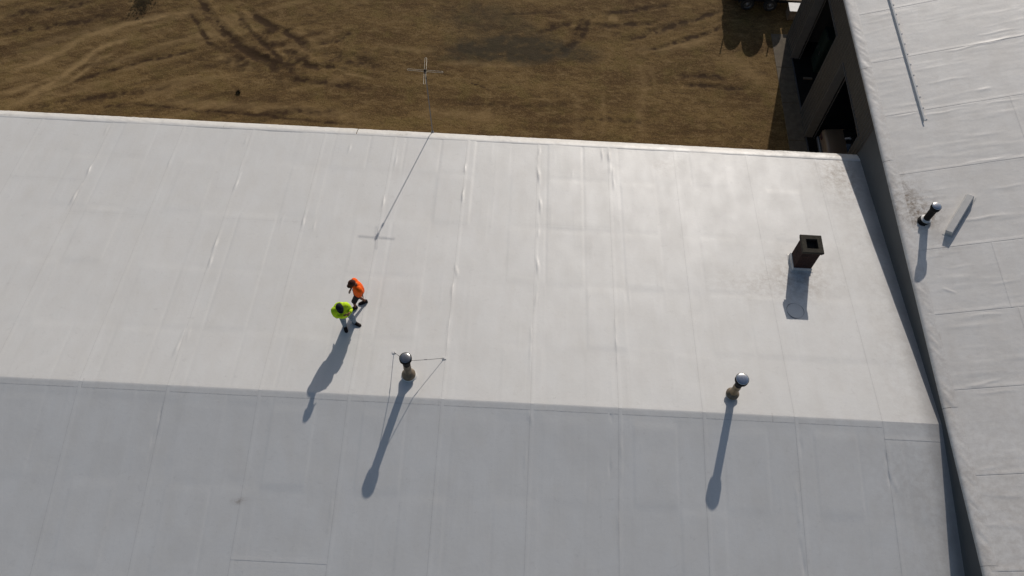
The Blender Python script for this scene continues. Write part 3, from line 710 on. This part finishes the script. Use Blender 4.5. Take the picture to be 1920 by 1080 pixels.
b = MB(); b.add([(cx-.195,cy-.195,cz+1.101),(cx+.195,cy-.195,cz+1.101),(cx+.195,cy+.195,cz+1.101),(cx-.195,cy+.195,cz+1.101)], [(0,1,2,3)]); b.build('flue', M_FLUE, ch)

# ------------------------------------------------------------------ antenna on the far eave
A0 = far(812, 246); ab = Vector((A0[0], YE + .07, roofz(YE) - 1.5)); at_ = Vector((A0[0] - .10, YE - .04, roofz(YE) + 3.22))
an = thing('turnstile_antenna', 'thin mast at the far roof edge topped by a flat cross of loop antennas', 'antenna', ab)
b = MB(); b.tube([ab, ab.lerp(at_, .5), at_], .017, 8); b.build('mast', M_GREYMETAL, an)
for tt in (.18, .30):
    p = ab.lerp(at_, tt); b = MB(); b.box(p.x - .05, p.x + .05, YE - .26, p.y + .03, p.z - .025, p.z + .025); b.build('wall_bracket', M_GREYMETAL, an)
b = MB(); b.lathe(at_, [(.001, -.10), (.045, -.10), (.045, .03), (.03, .06), (.001, .065)], 12); b.build('hub', M_BLACK, an)
b = MB(); b.lathe(at_ - Vector((0, 0, .34)), [(.02, -.05), (.036, -.05), (.036, .05), (.02, .05)], 10); b.build('matching_box', M_BLACK, an)
az0 = math.atan2(-.03, 1.0)
for k in range(4):
    a = (R(-2) + k*math.pi/2) if k % 2 == 0 else (R(93) + (k-1)*math.pi/2)
    d = Vector((math.cos(a), math.sin(a), 0)); e = Vector((-d.y, d.x, 0)); L = .63; hw = .034; pts = []
    pts.append(at_ + d*.04 + e*hw)
    for i in range(9):
        q = math.pi*i/8; pts.append(at_ + d*(L - hw + hw*math.sin(q)) + e*hw*math.cos(q))
    pts.append(at_ + d*.04 - e*hw)
    b = MB(); b.tube(pts, .0055, 6); b.build('loop_arm', M_ALU, an)

# ------------------------------------------------------------------ things on the higher roof
def hp(x, y, d=0.): return Vector((x, y, H2(x, y) + d))
n2 = Vector((-S2, .012, 1)).normalized()
# retaining rail
r0 = high(1731, 229); ry0, ry1, rx = r0[1], YB1 - .2, r0[0]
sr = thing('snow_rail', 'slim white metal rail with small clips along the edge of the higher roof', 'roof rail', hp(rx, ry0))
b = MB(); L = []
for y in (ry0, ry1): L.append([hp(rx, y, .012), hp(rx + .012, y, .012), hp(rx + .012, y, .080), hp(rx + .045, y, .092), hp(rx + .045, y, .100), hp(rx - .002, y, .092)])
b.loft(L, False); b.build('rail', M_WHITEPAINT, sr)
y = ry0 + .12
while y < ry1:
    b = MB(); b.obox(hp(rx + .075, y, .022), Vector((.065, 0, .065*S2)), (0, .03, 0), n2*.006); b.obox(hp(rx + .030, y, .05), Vector((.006, 0, .002)), (0, .022, 0), n2*.032); b.build('clip', M_WHITEPAINT, sr); y += .555
# low white curb lying on the slope
A = high(1819, 371); B = high(1778, 440); A, B = Vector(A), Vector(B); dv = (B - A); u = dv.normalized(); sd = n2.cross(u).normalized()
cb = thing('roof_curb', 'low white oblong curb lying aslant on the higher right roof', 'roof curb', A)
mid = (A + B)/2; b = MB()
rings = []
for s in (-1, -.985, .985, 1):
    q = .115 if abs(s) < .99 else .108; hh = .19 if abs(s) < .99 else .182; c = mid + u*(dv.length*.5*s)
    rings.append([c - sd*q - n2*.03, c + sd*q - n2*.03, c + sd*q + n2*(hh - .012), c + sd*(q - .012) + n2*hh, c - sd*(q - .012) + n2*hh, c - sd*q + n2*(hh - .012)])
b.loft(rings, False); b.build('curb_body', M_CURB, cb)
b = MB(); c = mid + n2*.012; b.obox(c, u*(dv.length*.5 + .07), sd*.17, n2*.003); b.build('curb_flange', M_CURB, cb)

# ------------------------------------------------------------------ trailer and loads beyond the building
TX0, TX1, TY0, TY1, TD = 10.55, 15.6, 33.85, 35.7, .62
tr = thing('flatbed_trailer', 'dark tandem axle flatbed trailer parked by the far corner of the workshop', 'trailer', ((TX0+TX1)/2, 34.8, 0))
b = MB()
for y in (TY0, TY1 - .1): b.box(TX0, TX1, y, y + .10, TD - .16, TD - .04)
for x in np.arange(TX0 + .1, TX1, .8): b.box(x, x + .06, TY0 + .1, TY1 - .1, TD - .12, TD - .04)
b.build('frame', M_BLACK, tr)
for i in range(9):
    y = TY0 + .01 + i*(TY1 - TY0 - .02)/9; b = MB(); b.box(TX0, TX1, y + .004, y + (TY1-TY0)/9 - .006, TD - .04, TD + .004*(i % 2)); b.build('plank', M_WOOD, tr)
for x in (11.40, 12.56):
    for y0, s in ((TY0 - .05, -1), (TY1 + .05, 1)):
        c = Vector((x, y0, .34)); b = MB(); ax = (0, s, 0)
        b.lathe(c, [(.19, -.10), (.28, -.11), (.335, -.085), (.34, -.03), (.34, .03), (.335, .085), (.28, .11), (.20, .10)], 28, ax); wt = b.build('wheel', M_RUBBER, tr)
        b = MB(); b.lathe(c, [(.205, .10), (.19, .06), (.17, .055), (.10, .075), (.06, .11), (.055, .13), (.001, .132)], 20, ax); b.build('rim', M_GREYMETAL, wt)
    b = MB(); b.tube([(x, TY0, .34), (x, TY1, .34)], .04, 8); b.build('axle', M_BLACK, tr)
for y0, y1 in ((TY0 - .20, TY0 - .005), (TY1 + .005, TY1 + .20)):
    b = MB(); L = []
    for x, z in ((10.9, .45), (11.05, .70), (11.25, .735), (12.7, .735), (12.9, .70), (13.05, .45)): L.append([(x, y0, z), (x, y1, z), (x, y1, z + .012), (x, y0, z + .012)])
    b.loft(L, False); b.build('fender', M_BLACK, tr)
for x in (10.6, 12.9, 15.5):
    b = MB(); b.box(x, x + .05, TY0 - .03, TY0 + .02, TD - .1, TD + .95); b.build('stake', M_BLACK, tr)
b = MB(); b.tube([(TX1, 34.1, .5), (17.2, 34.77, .5)], .05, 8); b.tube([(TX1, 35.45, .5), (17.2, 34.77, .5)], .05, 8); b.tube([(17.1, 34.77, 0), (17.1, 34.77, .8)], .035, 8); b.build('tongue', M_BLACK, tr)
for x, r, lab in ((11.12, .43, 'big covered roll at the free end of the trailer load'), (12.12, .52, 'big covered roll in the middle of the trailer load'), (13.12, .36, 'big covered roll on the trailer nearest the workshop corner')):
    c = Vector((x, TY0 + .06, TD + r + .006)); t = thing('covered_roll', lab, 'roll', (x, TY0 + .7, TD), 'rolls loaded on the trailer')
    b = MB(); b.lathe(c, [(.06, .02), (r*.5, .012), (r*.94, 0), (r, .03), (r*1.005, .8), (r, 1.52), (r*.94, 1.55), (.05, 1.54)], 30, (0, 1, 0)); b.build('roll_body', M_TARP, t)
    b = MB()
    for dy in (.4, 1.15): b.lathe(c, [(r*1.003, dy), (r*1.012, dy + .005), (r*1.012, dy + .04), (r*1.003, dy + .045)], 30, (0, 1, 0))
    b.build('strap', M_BLACK, t)
# wooden crate on the ground past the corner
cr = thing('wooden_crate', 'open slatted wooden crate on the dirt past the workshop corner', 'crate', (13.75, 33.45, 0))
for i in range(4):
    z_ = .05 + i*.13
    b = MB(); b.box(13.45, 14.05, 33.12, 33.145, z_, z_ + .105); b.build('slat', M_WOOD, cr)
    b = MB(); b.box(13.45, 14.05, 33.68, 33.705, z_, z_ + .105); b.build('slat', M_WOOD, cr)
    b = MB(); b.box(13.425, 13.45, 33.12, 33.705, z_, z_ + .105); b.build('slat', M_WOOD, cr)
for x, y in ((13.45, 33.145), (14.0, 33.145), (13.45, 33.63), (14.0, 33.63)):
    b = MB(); b.box(x + .002, x + .05, y + .002, y + .05, 0, .58); b.build('corner_post', M_WOOD, cr)
b = MB(); b.box(13.40, 14.08, 33.10, 33.73, .585, .61); b.build('lid', M_WHITEPAINT, cr)

# ------------------------------------------------------------------ things inside the bays
def car():
    L0, L1, y0, y1 = 13.72, 18.1, 23.35, 25.12; ym = (y0 + y1)/2; hw = (y1 - y0)/2
    t = thing('parked_car', 'tan car parked inside the nearer garage bay, rounded tail at the doorway', 'car', ((L0+L1)/2, ym, .02))
    prof = [(L0+.02, .38, .55, .80), (L0, .32, .88, .93), (L0+.02, .30, 1.02, .97), (L0+.12, .28, 1.08, .985), (L0+.45, .26, 1.10, 1.), (L0+.9, .24, 1.12, 1.), (L0+2.2, .24, 1.08, 1.), (L0+3.1, .25, 1.02, .99), (L0+3.9, .28, .92, .96), (L0+4.3, .34, .74, .86)]
    b = MB(); rings = []
    for x, zb, ztp, wq in prof:
        q = hw*wq; zm = zb + (ztp - zb)*.55; r_ = []
        for f, zz in ((-.80, zb), (-1, zb + .12), (-1.0, zm), (-.97, ztp - .09), (-.84, ztp - .015), (0, ztp + .02), (.84, ztp - .015), (.97, ztp - .09), (1, zm), (1., zb + .12), (.80, zb)): r_.append((x, ym + f*q, zz))
        rings.append(r_)
    b.loft(rings); body = b.build('body', M_CARTAN, t)
    b = MB(); rings = []
    for x, zz, q in ((L0+.80, 1.09, .86), (L0+1.30, 1.42, .74), (L0+1.6, 1.46, .72), (L0+2.4, 1.45, .72), (L0+3.05, 1.04, .86)):
        rings.append([(x, ym - hw*.90, 1.04), (x, ym - hw*q, zz - .02), (x, ym, zz + .02), (x, ym + hw*q, zz - .02), (x, ym + hw*.90, 1.04)])
    b.loft(rings); b.build('window_band', M_GLASS, t)
    b = MB(); b.loft([[(x, ym - hw*q, z_ ), (x, ym + hw*q, z_), (x, ym + hw*q, z_ + .03), (x, ym - hw*q, z_ + .03)] for x, q, z_ in ((L0+1.28, .73, 1.415), (L0+1.6, .72, 1.46), (L0+2.42, .71, 1.45))], False); b.build('roof_panel', M_CARTAN, t)
    b = MB(); b.bevbox(L0 - .09, L0 + .08, y0 + .04, y1 - .04, .36, .54, .03); b.build('bumper', M_GREYMETAL, t)
    for ya, yb in ((y0 + .10, y0 + .42), (y1 - .42, y1 - .10)):
        b = MB(); b.bevbox(L0 - .025, L0 + .05, ya, yb, .68, .84, .012); b.build('tail_lamp', M_RED, t)
    for x in (L0 + .85, L0 + 3.5):
        for y, s in ((y0 + .10, -1), (y1 - .10, 1)):
            b = MB(); b.lathe((x, y, .33), [(.2, -.09), (.29, -.095), (.31, -.06), (.31, .06), (.29, .095), (.2, .09)], 24, (0, s, 0)); wt = b.build('wheel', M_RUBBER, t)
            b = MB(); b.lathe((x, y, .33), [(.205, .085), (.18, .06), (.06, .09), (.001, .09)], 16, (0, s, 0)); b.build('rim', M_GREYMETAL, wt)
car()
cbn = thing('steel_cabinet', 'tall dark green steel cabinet inside the farther garage bay', 'cabinet', (14.75, 29.9, .02))
b = MB(); b.bevbox(14.25, 15.25, 29.5, 30.4, .08, 2.15, .015); b.build('carcass', M_GREEN, cbn)
for y0 in (29.53, 29.96):
    b = MB(); b.bevbox(14.215, 14.248, y0, y0 + .41, .14, 2.1, .008); d_ = b.build('door', M_GREEN, cbn)
    b = MB(); b.box(14.185, 14.214, y0 + .18, y0 + .22, 1.0, 1.2); b.build('handle', M_GREYMETAL, d_)
for x in (14.3, 15.15):
    for y in (29.55, 30.3):
        b = MB(); b.box(x, x + .05, y, y + .05, .02, .079); b.build('foot', M_BLACK, cbn)
bd = MB(); bd.box(13.72, 14.14, 29.05, 29.17, .025, .07); o = bd.build('lumber_offcut', M_WOOD); tag(o, 'short pale board on the floor of the farther garage bay', 'board')

# ------------------------------------------------------------------ shrub beyond the yard whose shadow reaches into view
def shrub(x, y, h, seed):
    rnd = random.Random(seed); t = thing('shrub', 'leafy shrub at the far side of the dirt yard, only its shadow in view', 'shrub', (x, y, 0))
    b = MB(); tips = []
    for i in range(7):
        a = rnd.uniform(0, 6.28); r_ = rnd.uniform(.15, .55); p0 = Vector((x, y, -.05)); p1 = Vector((x + r_*.4*math.cos(a), y + r_*.4*math.sin(a), h*.45)); p2 = Vector((x + r_*math.cos(a), y + r_*math.sin(a), h*rnd.uniform(.7, .95)))
        b.tube([p0, p1, p2], [.035, .022, .008], 6); tips += [p1, p2, p1.lerp(p2, .5)]
    b.build('trunk', M_BARK, t); b = MB()
    for i in range(900):
        c = rnd.choice(tips) + Vector((rnd.gauss(0, .2), rnd.gauss(0, .2), rnd.gauss(0, .18))); u_ = Vector((rnd.gauss(0, 1), rnd.gauss(0, 1), rnd.gauss(0, 1))).normalized(); v_ = u_.cross(Vector((rnd.gauss(0, 1), rnd.gauss(0, 1), rnd.gauss(0, 1)))).normalized()
        l = rnd.uniform(.05, .09); b.add([c - u_*l, c - v_*l*.4, c + u_*l, c + v_*l*.4], [(0,1,2,3)])
    b.build('crown', M_LEAF, t)
shrub(-18.7, 33.75, 1.15, 4)

def tuft(px, h, seed, lab):
    p = Vector(on_z(px[0], px[1], 0)); rnd = random.Random(seed); t = thing('weed_tuft', lab, 'weed', p); b = MB()
    for i in range(70):
        a = rnd.uniform(0, 6.28); d = Vector((math.cos(a), math.sin(a), 0)); r0 = rnd.uniform(0, .08); l = rnd.uniform(.5, 1)*h; c = p + d*r0; e = Vector((-d.y, d.x, 0))*.012
        m_ = c + d*l*.3 + UPV*l*.7; k_ = c + d*l*.75 + UPV*l*.85; b.add([c - e - UPV*.03, c + e - UPV*.03, m_ + e*.8, k_, m_ - e*.8], [(0,1,2,3,4)])
    b.build('blades', M_WEED, t)
    b = MB(); b.lathe(p - UPV*.03, [(.06, 0), (.05, .035), (.02, .05), (.001, .055)], 10); b.build('root_crown', M_BARK, t)
UPV = Vector((0, 0, 1))
M_WEED = simple('dark_weed', (.05, .042, .020), .8, var=.4, scale=9)
tuft((447, 174), .10, 3, 'small dark weed tuft alone on the dirt near the white roof edge')
# ------------------------------------------------------------------ people
def skin_mesh(name, verts, edges, radii, roots, mat, parent, sub=2):
    L = wloc(parent); me = bpy.data.meshes.new(name); me.from_pydata([tuple(Vector(v) - L) for v in verts], edges, [])
    o = link('tmp', me); md = o.modifiers.new('s', 'SKIN'); md.use_smooth_shade = True
    for i, r_ in enumerate(radii):
        sv = me.skin_vertices[0].data[i]; sv.radius = (r_, r_) if not hasattr(r_, '__len__') else r_; sv.use_root = i in roots
    ss = o.modifiers.new('u', 'SUBSURF'); ss.levels = ss.render_levels = sub
    dg = bpy.context.evaluated_depsgraph_get(); ev = o.evaluated_get(dg); nm = bpy.data.meshes.new_from_object(ev); nm.name = name
    bpy.data.objects.remove(o); nm.materials.clear(); nm.materials.append(mat)
    nm.polygons.foreach_set('use_smooth', [True]*len(nm.polygons))
    return link(name, nm, parent)
def person(label, loc, fwd, J, mats, wear):
    """J: joints in (right, forward, up) metres from the point between the feet"""
    f = Vector((fwd[0], fwd[1], 0)).normalized(); r = Vector((f.y, -f.x, 0)); O = Vector(loc)
    t = thing('person', label, 'person', O)
    P = {k: O + r*v[0] + f*v[1] + Vector((0, 0, v[2])) for k, v in J.items()}
    V = []; E = []; RD = []; RT = []; idx = {}
    def add(k, p, rad, par=None, root=False):
        idx[k] = len(V); V.append(p); RD.append(rad)
        if par is not None: E.append((idx[par], idx[k]))
        if root: RT.append(idx[k])
    add('pel', P['pel'], .125, None, True); add('waist', P['waist'], .118, 'pel'); add('chest', P['chest'], .125, 'waist'); add('neckb', P['neckb'], .085, 'chest')
    add('neck', P['neck'], .056, 'neckb'); add('headl', P['headl'], .075, 'neck'); add('head', P['head'], .098, 'headl'); add('crown', P['crown'], .070, 'head')
    for s in 'LR':
        add('sh'+s, P['sh'+s], .055, 'chest'); add('el'+s, P['el'+s], .044, 'sh'+s); add('wr'+s, P['wr'+s], .028, 'el'+s); add('pm'+s, P['pm'+s], .036, 'wr'+s)
        add('hp'+s, P['hp'+s], .098, 'pel'); add('kn'+s, P['kn'+s], .060, 'hp'+s); add('an'+s, P['an'+s], .040, 'kn'+s); add('to'+s, P['to'+s], .036, 'an'+s)
        # nose, fingers
        d = (P['pm'+s] - P['wr'+s]).normalized(); sd_ = d.cross(f + Vector((0, 0, .3))).normalized(); cu = d.cross(sd_).normalized()
        for i, (off, ln) in enumerate(((-.030, .070), (-.010, .082), (.011, .076), (.030, .060))):
            a = P['pm'+s] + sd_*off; k0 = 'f%s%d' % (s, i)
            add(k0+'a', a, .0095, None, True); add(k0+'b', a + d*ln*.55 + cu*.006, .0088, k0+'a'); add(k0+'c', a + d*ln*.9 + cu*.030, .0075, k0+'b')
        a = P['wr'+s] + (P['pm'+s] - P['wr'+s])*.45 + sd_*(-.022)
        add('t%sa' % s, a, .011, None, True); add('t%sb' % s, a + d*.03 - sd_*.028, .010, 't%sa' % s); add('t%sc' % s, a + d*.062 - sd_*.036 + cu*.01, .008, 't%sb' % s)
    hd = (P['head'] - P['headl']).normalized(); hf = (f - hd*f.dot(hd)).normalized(); nz = P['headl'].lerp(P['head'], .45) + hf*.088
    add('nose0', nz, .016, None, True); add('nose1', nz + hf*.026 - hd*.012, .012, 'nose0')
    hr = hf.cross(hd).normalized()
    for s, sg in (('L', -1), ('R', 1)):
        e = P['headl'].lerp(P['head'], .45) + hr*sg*.092; add('ear'+s, e, .016, None, True); add('ear2'+s, e + hd*.03 - hf*.012, .014, 'ear'+s)
    skin_mesh('body', V, E, RD, RT, mats['skin'], t, 2)
    # eyes and brows
    b = MB()
    for sg in (-1, 1):
        c = P['headl'].lerp(P['head'], .62) + hf*.088 + hr*sg*.034; b.lathe(c, [(.001, -.012), (.011, -.006), (.011, .004), (.001, .010)], 10, hf)
    b.build('eyes', M_BLACK, t)
    def ring(c, ax, w_, d_, wd, fdv, n=18):
        ax = ax.normalized(); a = (wd - ax*wd.dot(ax)).normalized(); q = ax.cross(a)
        if q.dot(fdv) < 0: q = -q
        return [c + a*w_*math.cos(2*math.pi*k/n) + q*d_*math.sin(2*math.pi*k/n) for k in range(n)]
    wear(P, f, r, t, ring, hd, hf, hr)
    return t
UP = Vector((0, 0, 1))
def shirt(P, f, r, t, ring, mat, name, wd, dp, hem, sleeve, loose):
    b = MB(); shv = (P['shR'] - P['shL']); rings = []
    spine = [(P['pel'].lerp(P['waist'], hem), wd[0], dp[0]), (P['waist'], wd[1], dp[1]), (P['waist'].lerp(P['chest'], .55), wd[2], dp[2]), (P['chest'], wd[3], dp[3]), (P['chest'].lerp(P['neckb'], .55), wd[3]*.86, dp[3]*.86), (P['neckb'].lerp(P['neck'], .15), wd[3]*.45, dp[3]*.58), (P['neckb'].lerp(P['neck'], .5), .068, .068)]
    for i, (c, a, d) in enumerate(spine):
        ax = (spine[min(i+1, 6)][0] - spine[max(i-1, 0)][0]); rings.append([p + UP*.008*math.sin(3*k + i) for k, p in enumerate(ring(c, ax, a, d, shv, f))])
    b.loft(rings)
    for s in 'LR':
        sh, el, wr = P['sh'+s], P['el'+s], P['wr'+s]
        inn = P['chest'].lerp(sh, .55)
        if sleeve == 'short': pts = [inn, inn.lerp(sh, .6), sh.lerp(el, .10) + (inn - sh)*.10, sh.lerp(el, .25), sh.lerp(el, .5), sh.lerp(el, .74)]; rad = [.105, .104, .098, .090, .084, .080]
        else: pts = [inn, inn.lerp(sh, .55), sh.lerp(el, .10) + (inn - sh)*.15, sh.lerp(el, .28), sh.lerp(el, .58), sh.lerp(el, .85).lerp(wr, .04), el.lerp(wr, .14), el.lerp(wr, .5), el.lerp(wr, .82), wr]; rad = [.125, .122, .110*loose, .100*loose, .092*loose, .084*loose, .080*loose, .070*loose, .062*loose, .042]
        b.tube(pts, rad, 14)
    return b.build(name, mat, t)
def legs(P, f, r, t, ring, mat, name, to, rad, hipw=.168, hipd=.132):
    b = MB(); hv = P['hpR'] - P['hpL']
    b.loft([ring(c, UP, a, d, hv, f) for c, a, d in ((P['hpL'].lerp(P['hpR'], .5) - UP*.09, hipw*.92, hipd*.9), (P['pel'] - UP*.03, hipw, hipd), (P['pel'].lerp(P['waist'], .45), hipw*.93, hipd*.95), (P['pel'].lerp(P['waist'], .62), hipw*.88, hipd*.9))])
    for s in 'LR':
        hp_, kn, an_ = P['hp'+s], P['kn'+s], P['an'+s]
        if to == 'knee': pts = [hp_ + UP*.03, hp_.lerp(kn, .35), hp_.lerp(kn, .75), hp_.lerp(kn, 1.0)]
        else: pts = [hp_ + UP*.03, hp_.lerp(kn, .4), kn, kn.lerp(an_, .5), kn.lerp(an_, .88), an_ + UP*.0]
        b.tube(pts, rad[:len(pts)], 14)
    return b.build(name, mat, t)
def shoes(P, t, mat, sc=1.):
    for s in 'LR':
        a, q = P['an'+s].copy(), P['to'+s].copy(); d = q - a; d.z = 0; L = d.length; d.normalize(); sd_ = Vector((d.y, -d.x, 0)); z0 = min(a.z - .075, q.z - .035)
        b = MB(); rings = []
        for x, wq, hq in ((-.075, .030, .05), (-.06, .042, .095), (-.01, .046, .125), (.05, .045, .105), (.11, .050, .078), (L + .02, .050, .062), (L + .065, .040, .05), (L + .088, .020, .035)):
            zc = P['an'+s].z + (P['to'+s].z - P['an'+s].z)*max(0, min(1, x/L)) ; zb = z0
            rings.append([Vector((a.x, a.y, 0)) + d*x + sd_*wq*sc*k_[0] + Vector((0, 0, zb + hq*sc*k_[1])) for k_ in ((-1, 0), (-1.05, .35), (-.75, .85), (0, 1), (.75, .85), (1.05, .35), (1, 0), (0, -.02))])
        b.loft(rings); sh_ = b.build('shoe', mat, t)
def cap(P, hd, hf, hr, t, mat, brim=True, r0=.112):
    c = P['head'] - hd*.012; b = MB(); rings = []
    for k, (z_, q) in enumerate(((-.035, 1.0), (.0, 1.03), (.04, .98), (.075, .82), (.10, .52), (.112, .12))):
        rings.append([c + hd*z_ + (hr*math.cos(a)*.92 + hf*math.sin(a)*1.06)*r0*q for a in np.linspace(0, 2*math.pi, 20, endpoint=False)])
    b.loft(rings); cp = b.build('cap', mat, t)
    if brim:
        b = MB(); up_ = []; dn_ = []
        for a in np.linspace(R(20), R(160), 12):
            e = hr*math.cos(a)*.95*r0 + hf*math.sin(a)*r0; up_.append((c + e - hd*.020, c + e*1.0 + hf*.085*math.sin(a)**.6 - hd*(.034 + .01*abs(math.cos(a)))))
        V = []
        for a_, q in up_: V += [a_, q, q - hd*.006, a_ - hd*.006]
        F = []
        for i in range(len(up_)-1):
            o_ = 4*i
            for k in range(4): F.append((o_ + k, o_ + (k+1) % 4, o_ + 4 + (k+1) % 4, o_ + 4 + k))
        b.add(V, F, True); b.build('brim', mat, cp)

# man in orange, walking towards the other
fa, fb = far(665, 577), far(684, 569); mo = (fa + fb)/2; fz = roofz(mo[1])
fw_ = np.array([-.86, -.51]); rt_ = np.array([fw_[1], -fw_[0]])
def loc2(p, mo_, fw2, rt2): d = p[:2] - mo_[:2]; return float(d @ rt2), float(d @ fw2)
la = loc2(fa, mo, fw_, rt_); lb = loc2(fb, mo, fw_, rt_); za = roofz(fa[1]) - fz; zb = roofz(fb[1]) - fz
JO = dict(pel=(-0.022, -0.057, .90), waist=(-0.065, -0.105, 1.06), chest=(-0.065, -0.070, 1.29), neckb=(-0.065, -0.045, 1.41), neck=(-0.065, -0.015, 1.47), headl=(-0.065, 0.035, 1.52), head=(-0.065, 0.070, 1.61), crown=(-0.065, 0.080, 1.66),
          shL=(-0.265, -0.060, 1.38), shR=(0.135, -0.060, 1.38), elL=(-.255, -.135, 1.11), wrL=(-.185, -.13, .88), pmL=(-.175, -.13, .81), elR=(0.185, 0.005, 1.11), wrR=(0.105, 0.125, .97), pmR=(0.085, 0.180, .93),
          hpL=(-.095, -.02, .86), hpR=(.095, -.02, .86), knL=(la[0]*.8 - .05, .15, .47 + za*.5), anL=(la[0] - .03, la[1] - .02, .085 + za), toL=(la[0] - .045, la[1] + .13, .040 + za),
          knR=(lb[0]*.7 + .06, -.04, .48 + zb*.5), anR=(lb[0] + .03, lb[1] - .04, .095 + zb), toR=(lb[0] + .045, lb[1] + .11, .040 + zb))
def wear_o(P, f, r, t, ring, hd, hf, hr):
    shirt(P, f, r, t, ring, M_ORANGE, 'shirt', (.200, .200, .208, .215), (.165, .160, .165, .155), .0, 'short', 1)
    legs(P, f, r, t, ring, M_SHORTS, 'shorts', 'knee', [.105, .100, .092, .092]); shoes(P, t, M_SHOE, 1.12); cap(P, hd, hf, hr, t, M_CAPB)
    b = MB(); rings = []
    c = P['headl'].lerp(P['head'], .1) + hf*.045
    for z_, q in ((.05, .85), (.0, 1.), (-.05, .8), (-.085, .35)): rings.append([c + hd*z_ + (hr*math.cos(a)*.080 + hf*math.sin(a)*.075)*q for a in np.linspace(0, 2*math.pi, 14, endpoint=False)])
    b.loft(rings); b.build('beard', M_CAPB, t)
person('person in bright orange shirt, dark shorts and brown cap walking on the roof', (mo[0], mo[1], fz), fw_, JO, dict(skin=M_SKIN2), wear_o)

# man in lime jacket, head bowed over his hands
fa, fb = far(648, 615), far(666, 608); mo = (fa + fb)/2; fz = roofz(mo[1])
fw_ = np.array([.50, -.866]); rt_ = np.array([fw_[1], -fw_[0]])
la = loc2(fb, mo, fw_, rt_); lb = loc2(fa, mo, fw_, rt_); za = roofz(fb[1]) - fz; zb = roofz(fa[1]) - fz
JN = dict(pel=(.05, -0.040, 0.874), waist=(.08, -0.050, 1.026), chest=(.13, -0.020, 1.264), neckb=(.15, 0.000, 1.387), neck=(.155, 0.025, 1.444), headl=(.16, 0.065, 1.492), head=(.165, 0.110, 1.567), crown=(.165, 0.125, 1.605),
          shL=(-.05, -0.010, 1.330), shR=(.32, -0.010, 1.330), elL=(-.13, 0.050, 1.092), wrL=(-.08, 0.200, 1.188), pmL=(-.025, 0.245, 1.202), elR=(.33, 0.060, 1.083), wrR=(.12, 0.230, 1.206), pmR=(.05, 0.255, 1.226),
          hpL=(-.05, -0.040, 0.836), hpR=(.15, -0.040, 0.836), knL=(la[0]*.85, .05, .49 + za*.5), anL=(la[0], la[1] - .05, .085 + za), toL=(la[0] - .09, la[1] + .09, .04 + za),
          knR=(lb[0]*.85 + .03, .04, .49 + zb*.5), anR=(lb[0], lb[1] - .05, .085 + zb), toR=(lb[0] + .02, lb[1] + .11, .04 + zb))
def wear_n(P, f, r, t, ring, hd, hf, hr):
    j = shirt(P, f, r, t, ring, M_LIME, 'jacket', (.235, .245, .250, .245), (.200, .205, .205, .185), .0, 'long', 1.12)
    b = MB(); c = P['neckb'] - f*.06; rings = []
    for q, z_ in ((.12, -.05), (.145, -.01), (.135, .035), (.10, .05), (.07, .03)): rings.append([c + UP*z_ + (r*math.cos(a) + f*math.sin(a)*.75)*q for a in np.linspace(0, 2*math.pi, 16, endpoint=False)])
    b.loft(rings, True, False); b.build('hood', M_LIME, j)
    legs(P, f, r, t, ring, M_JEANS, 'jeans', 'ankle', [.112, .100, .082, .075, .072, .070], .175, .14); shoes(P, t, M_SHOE, 1.15); cap(P, hd, hf, hr, t, M_CAPN, True, .118)
pn = person('person in lime green jacket, jeans and black cap looking down at their hands', (mo[0], mo[1], fz), fw_, JN, dict(skin=M_SKIN), wear_n)
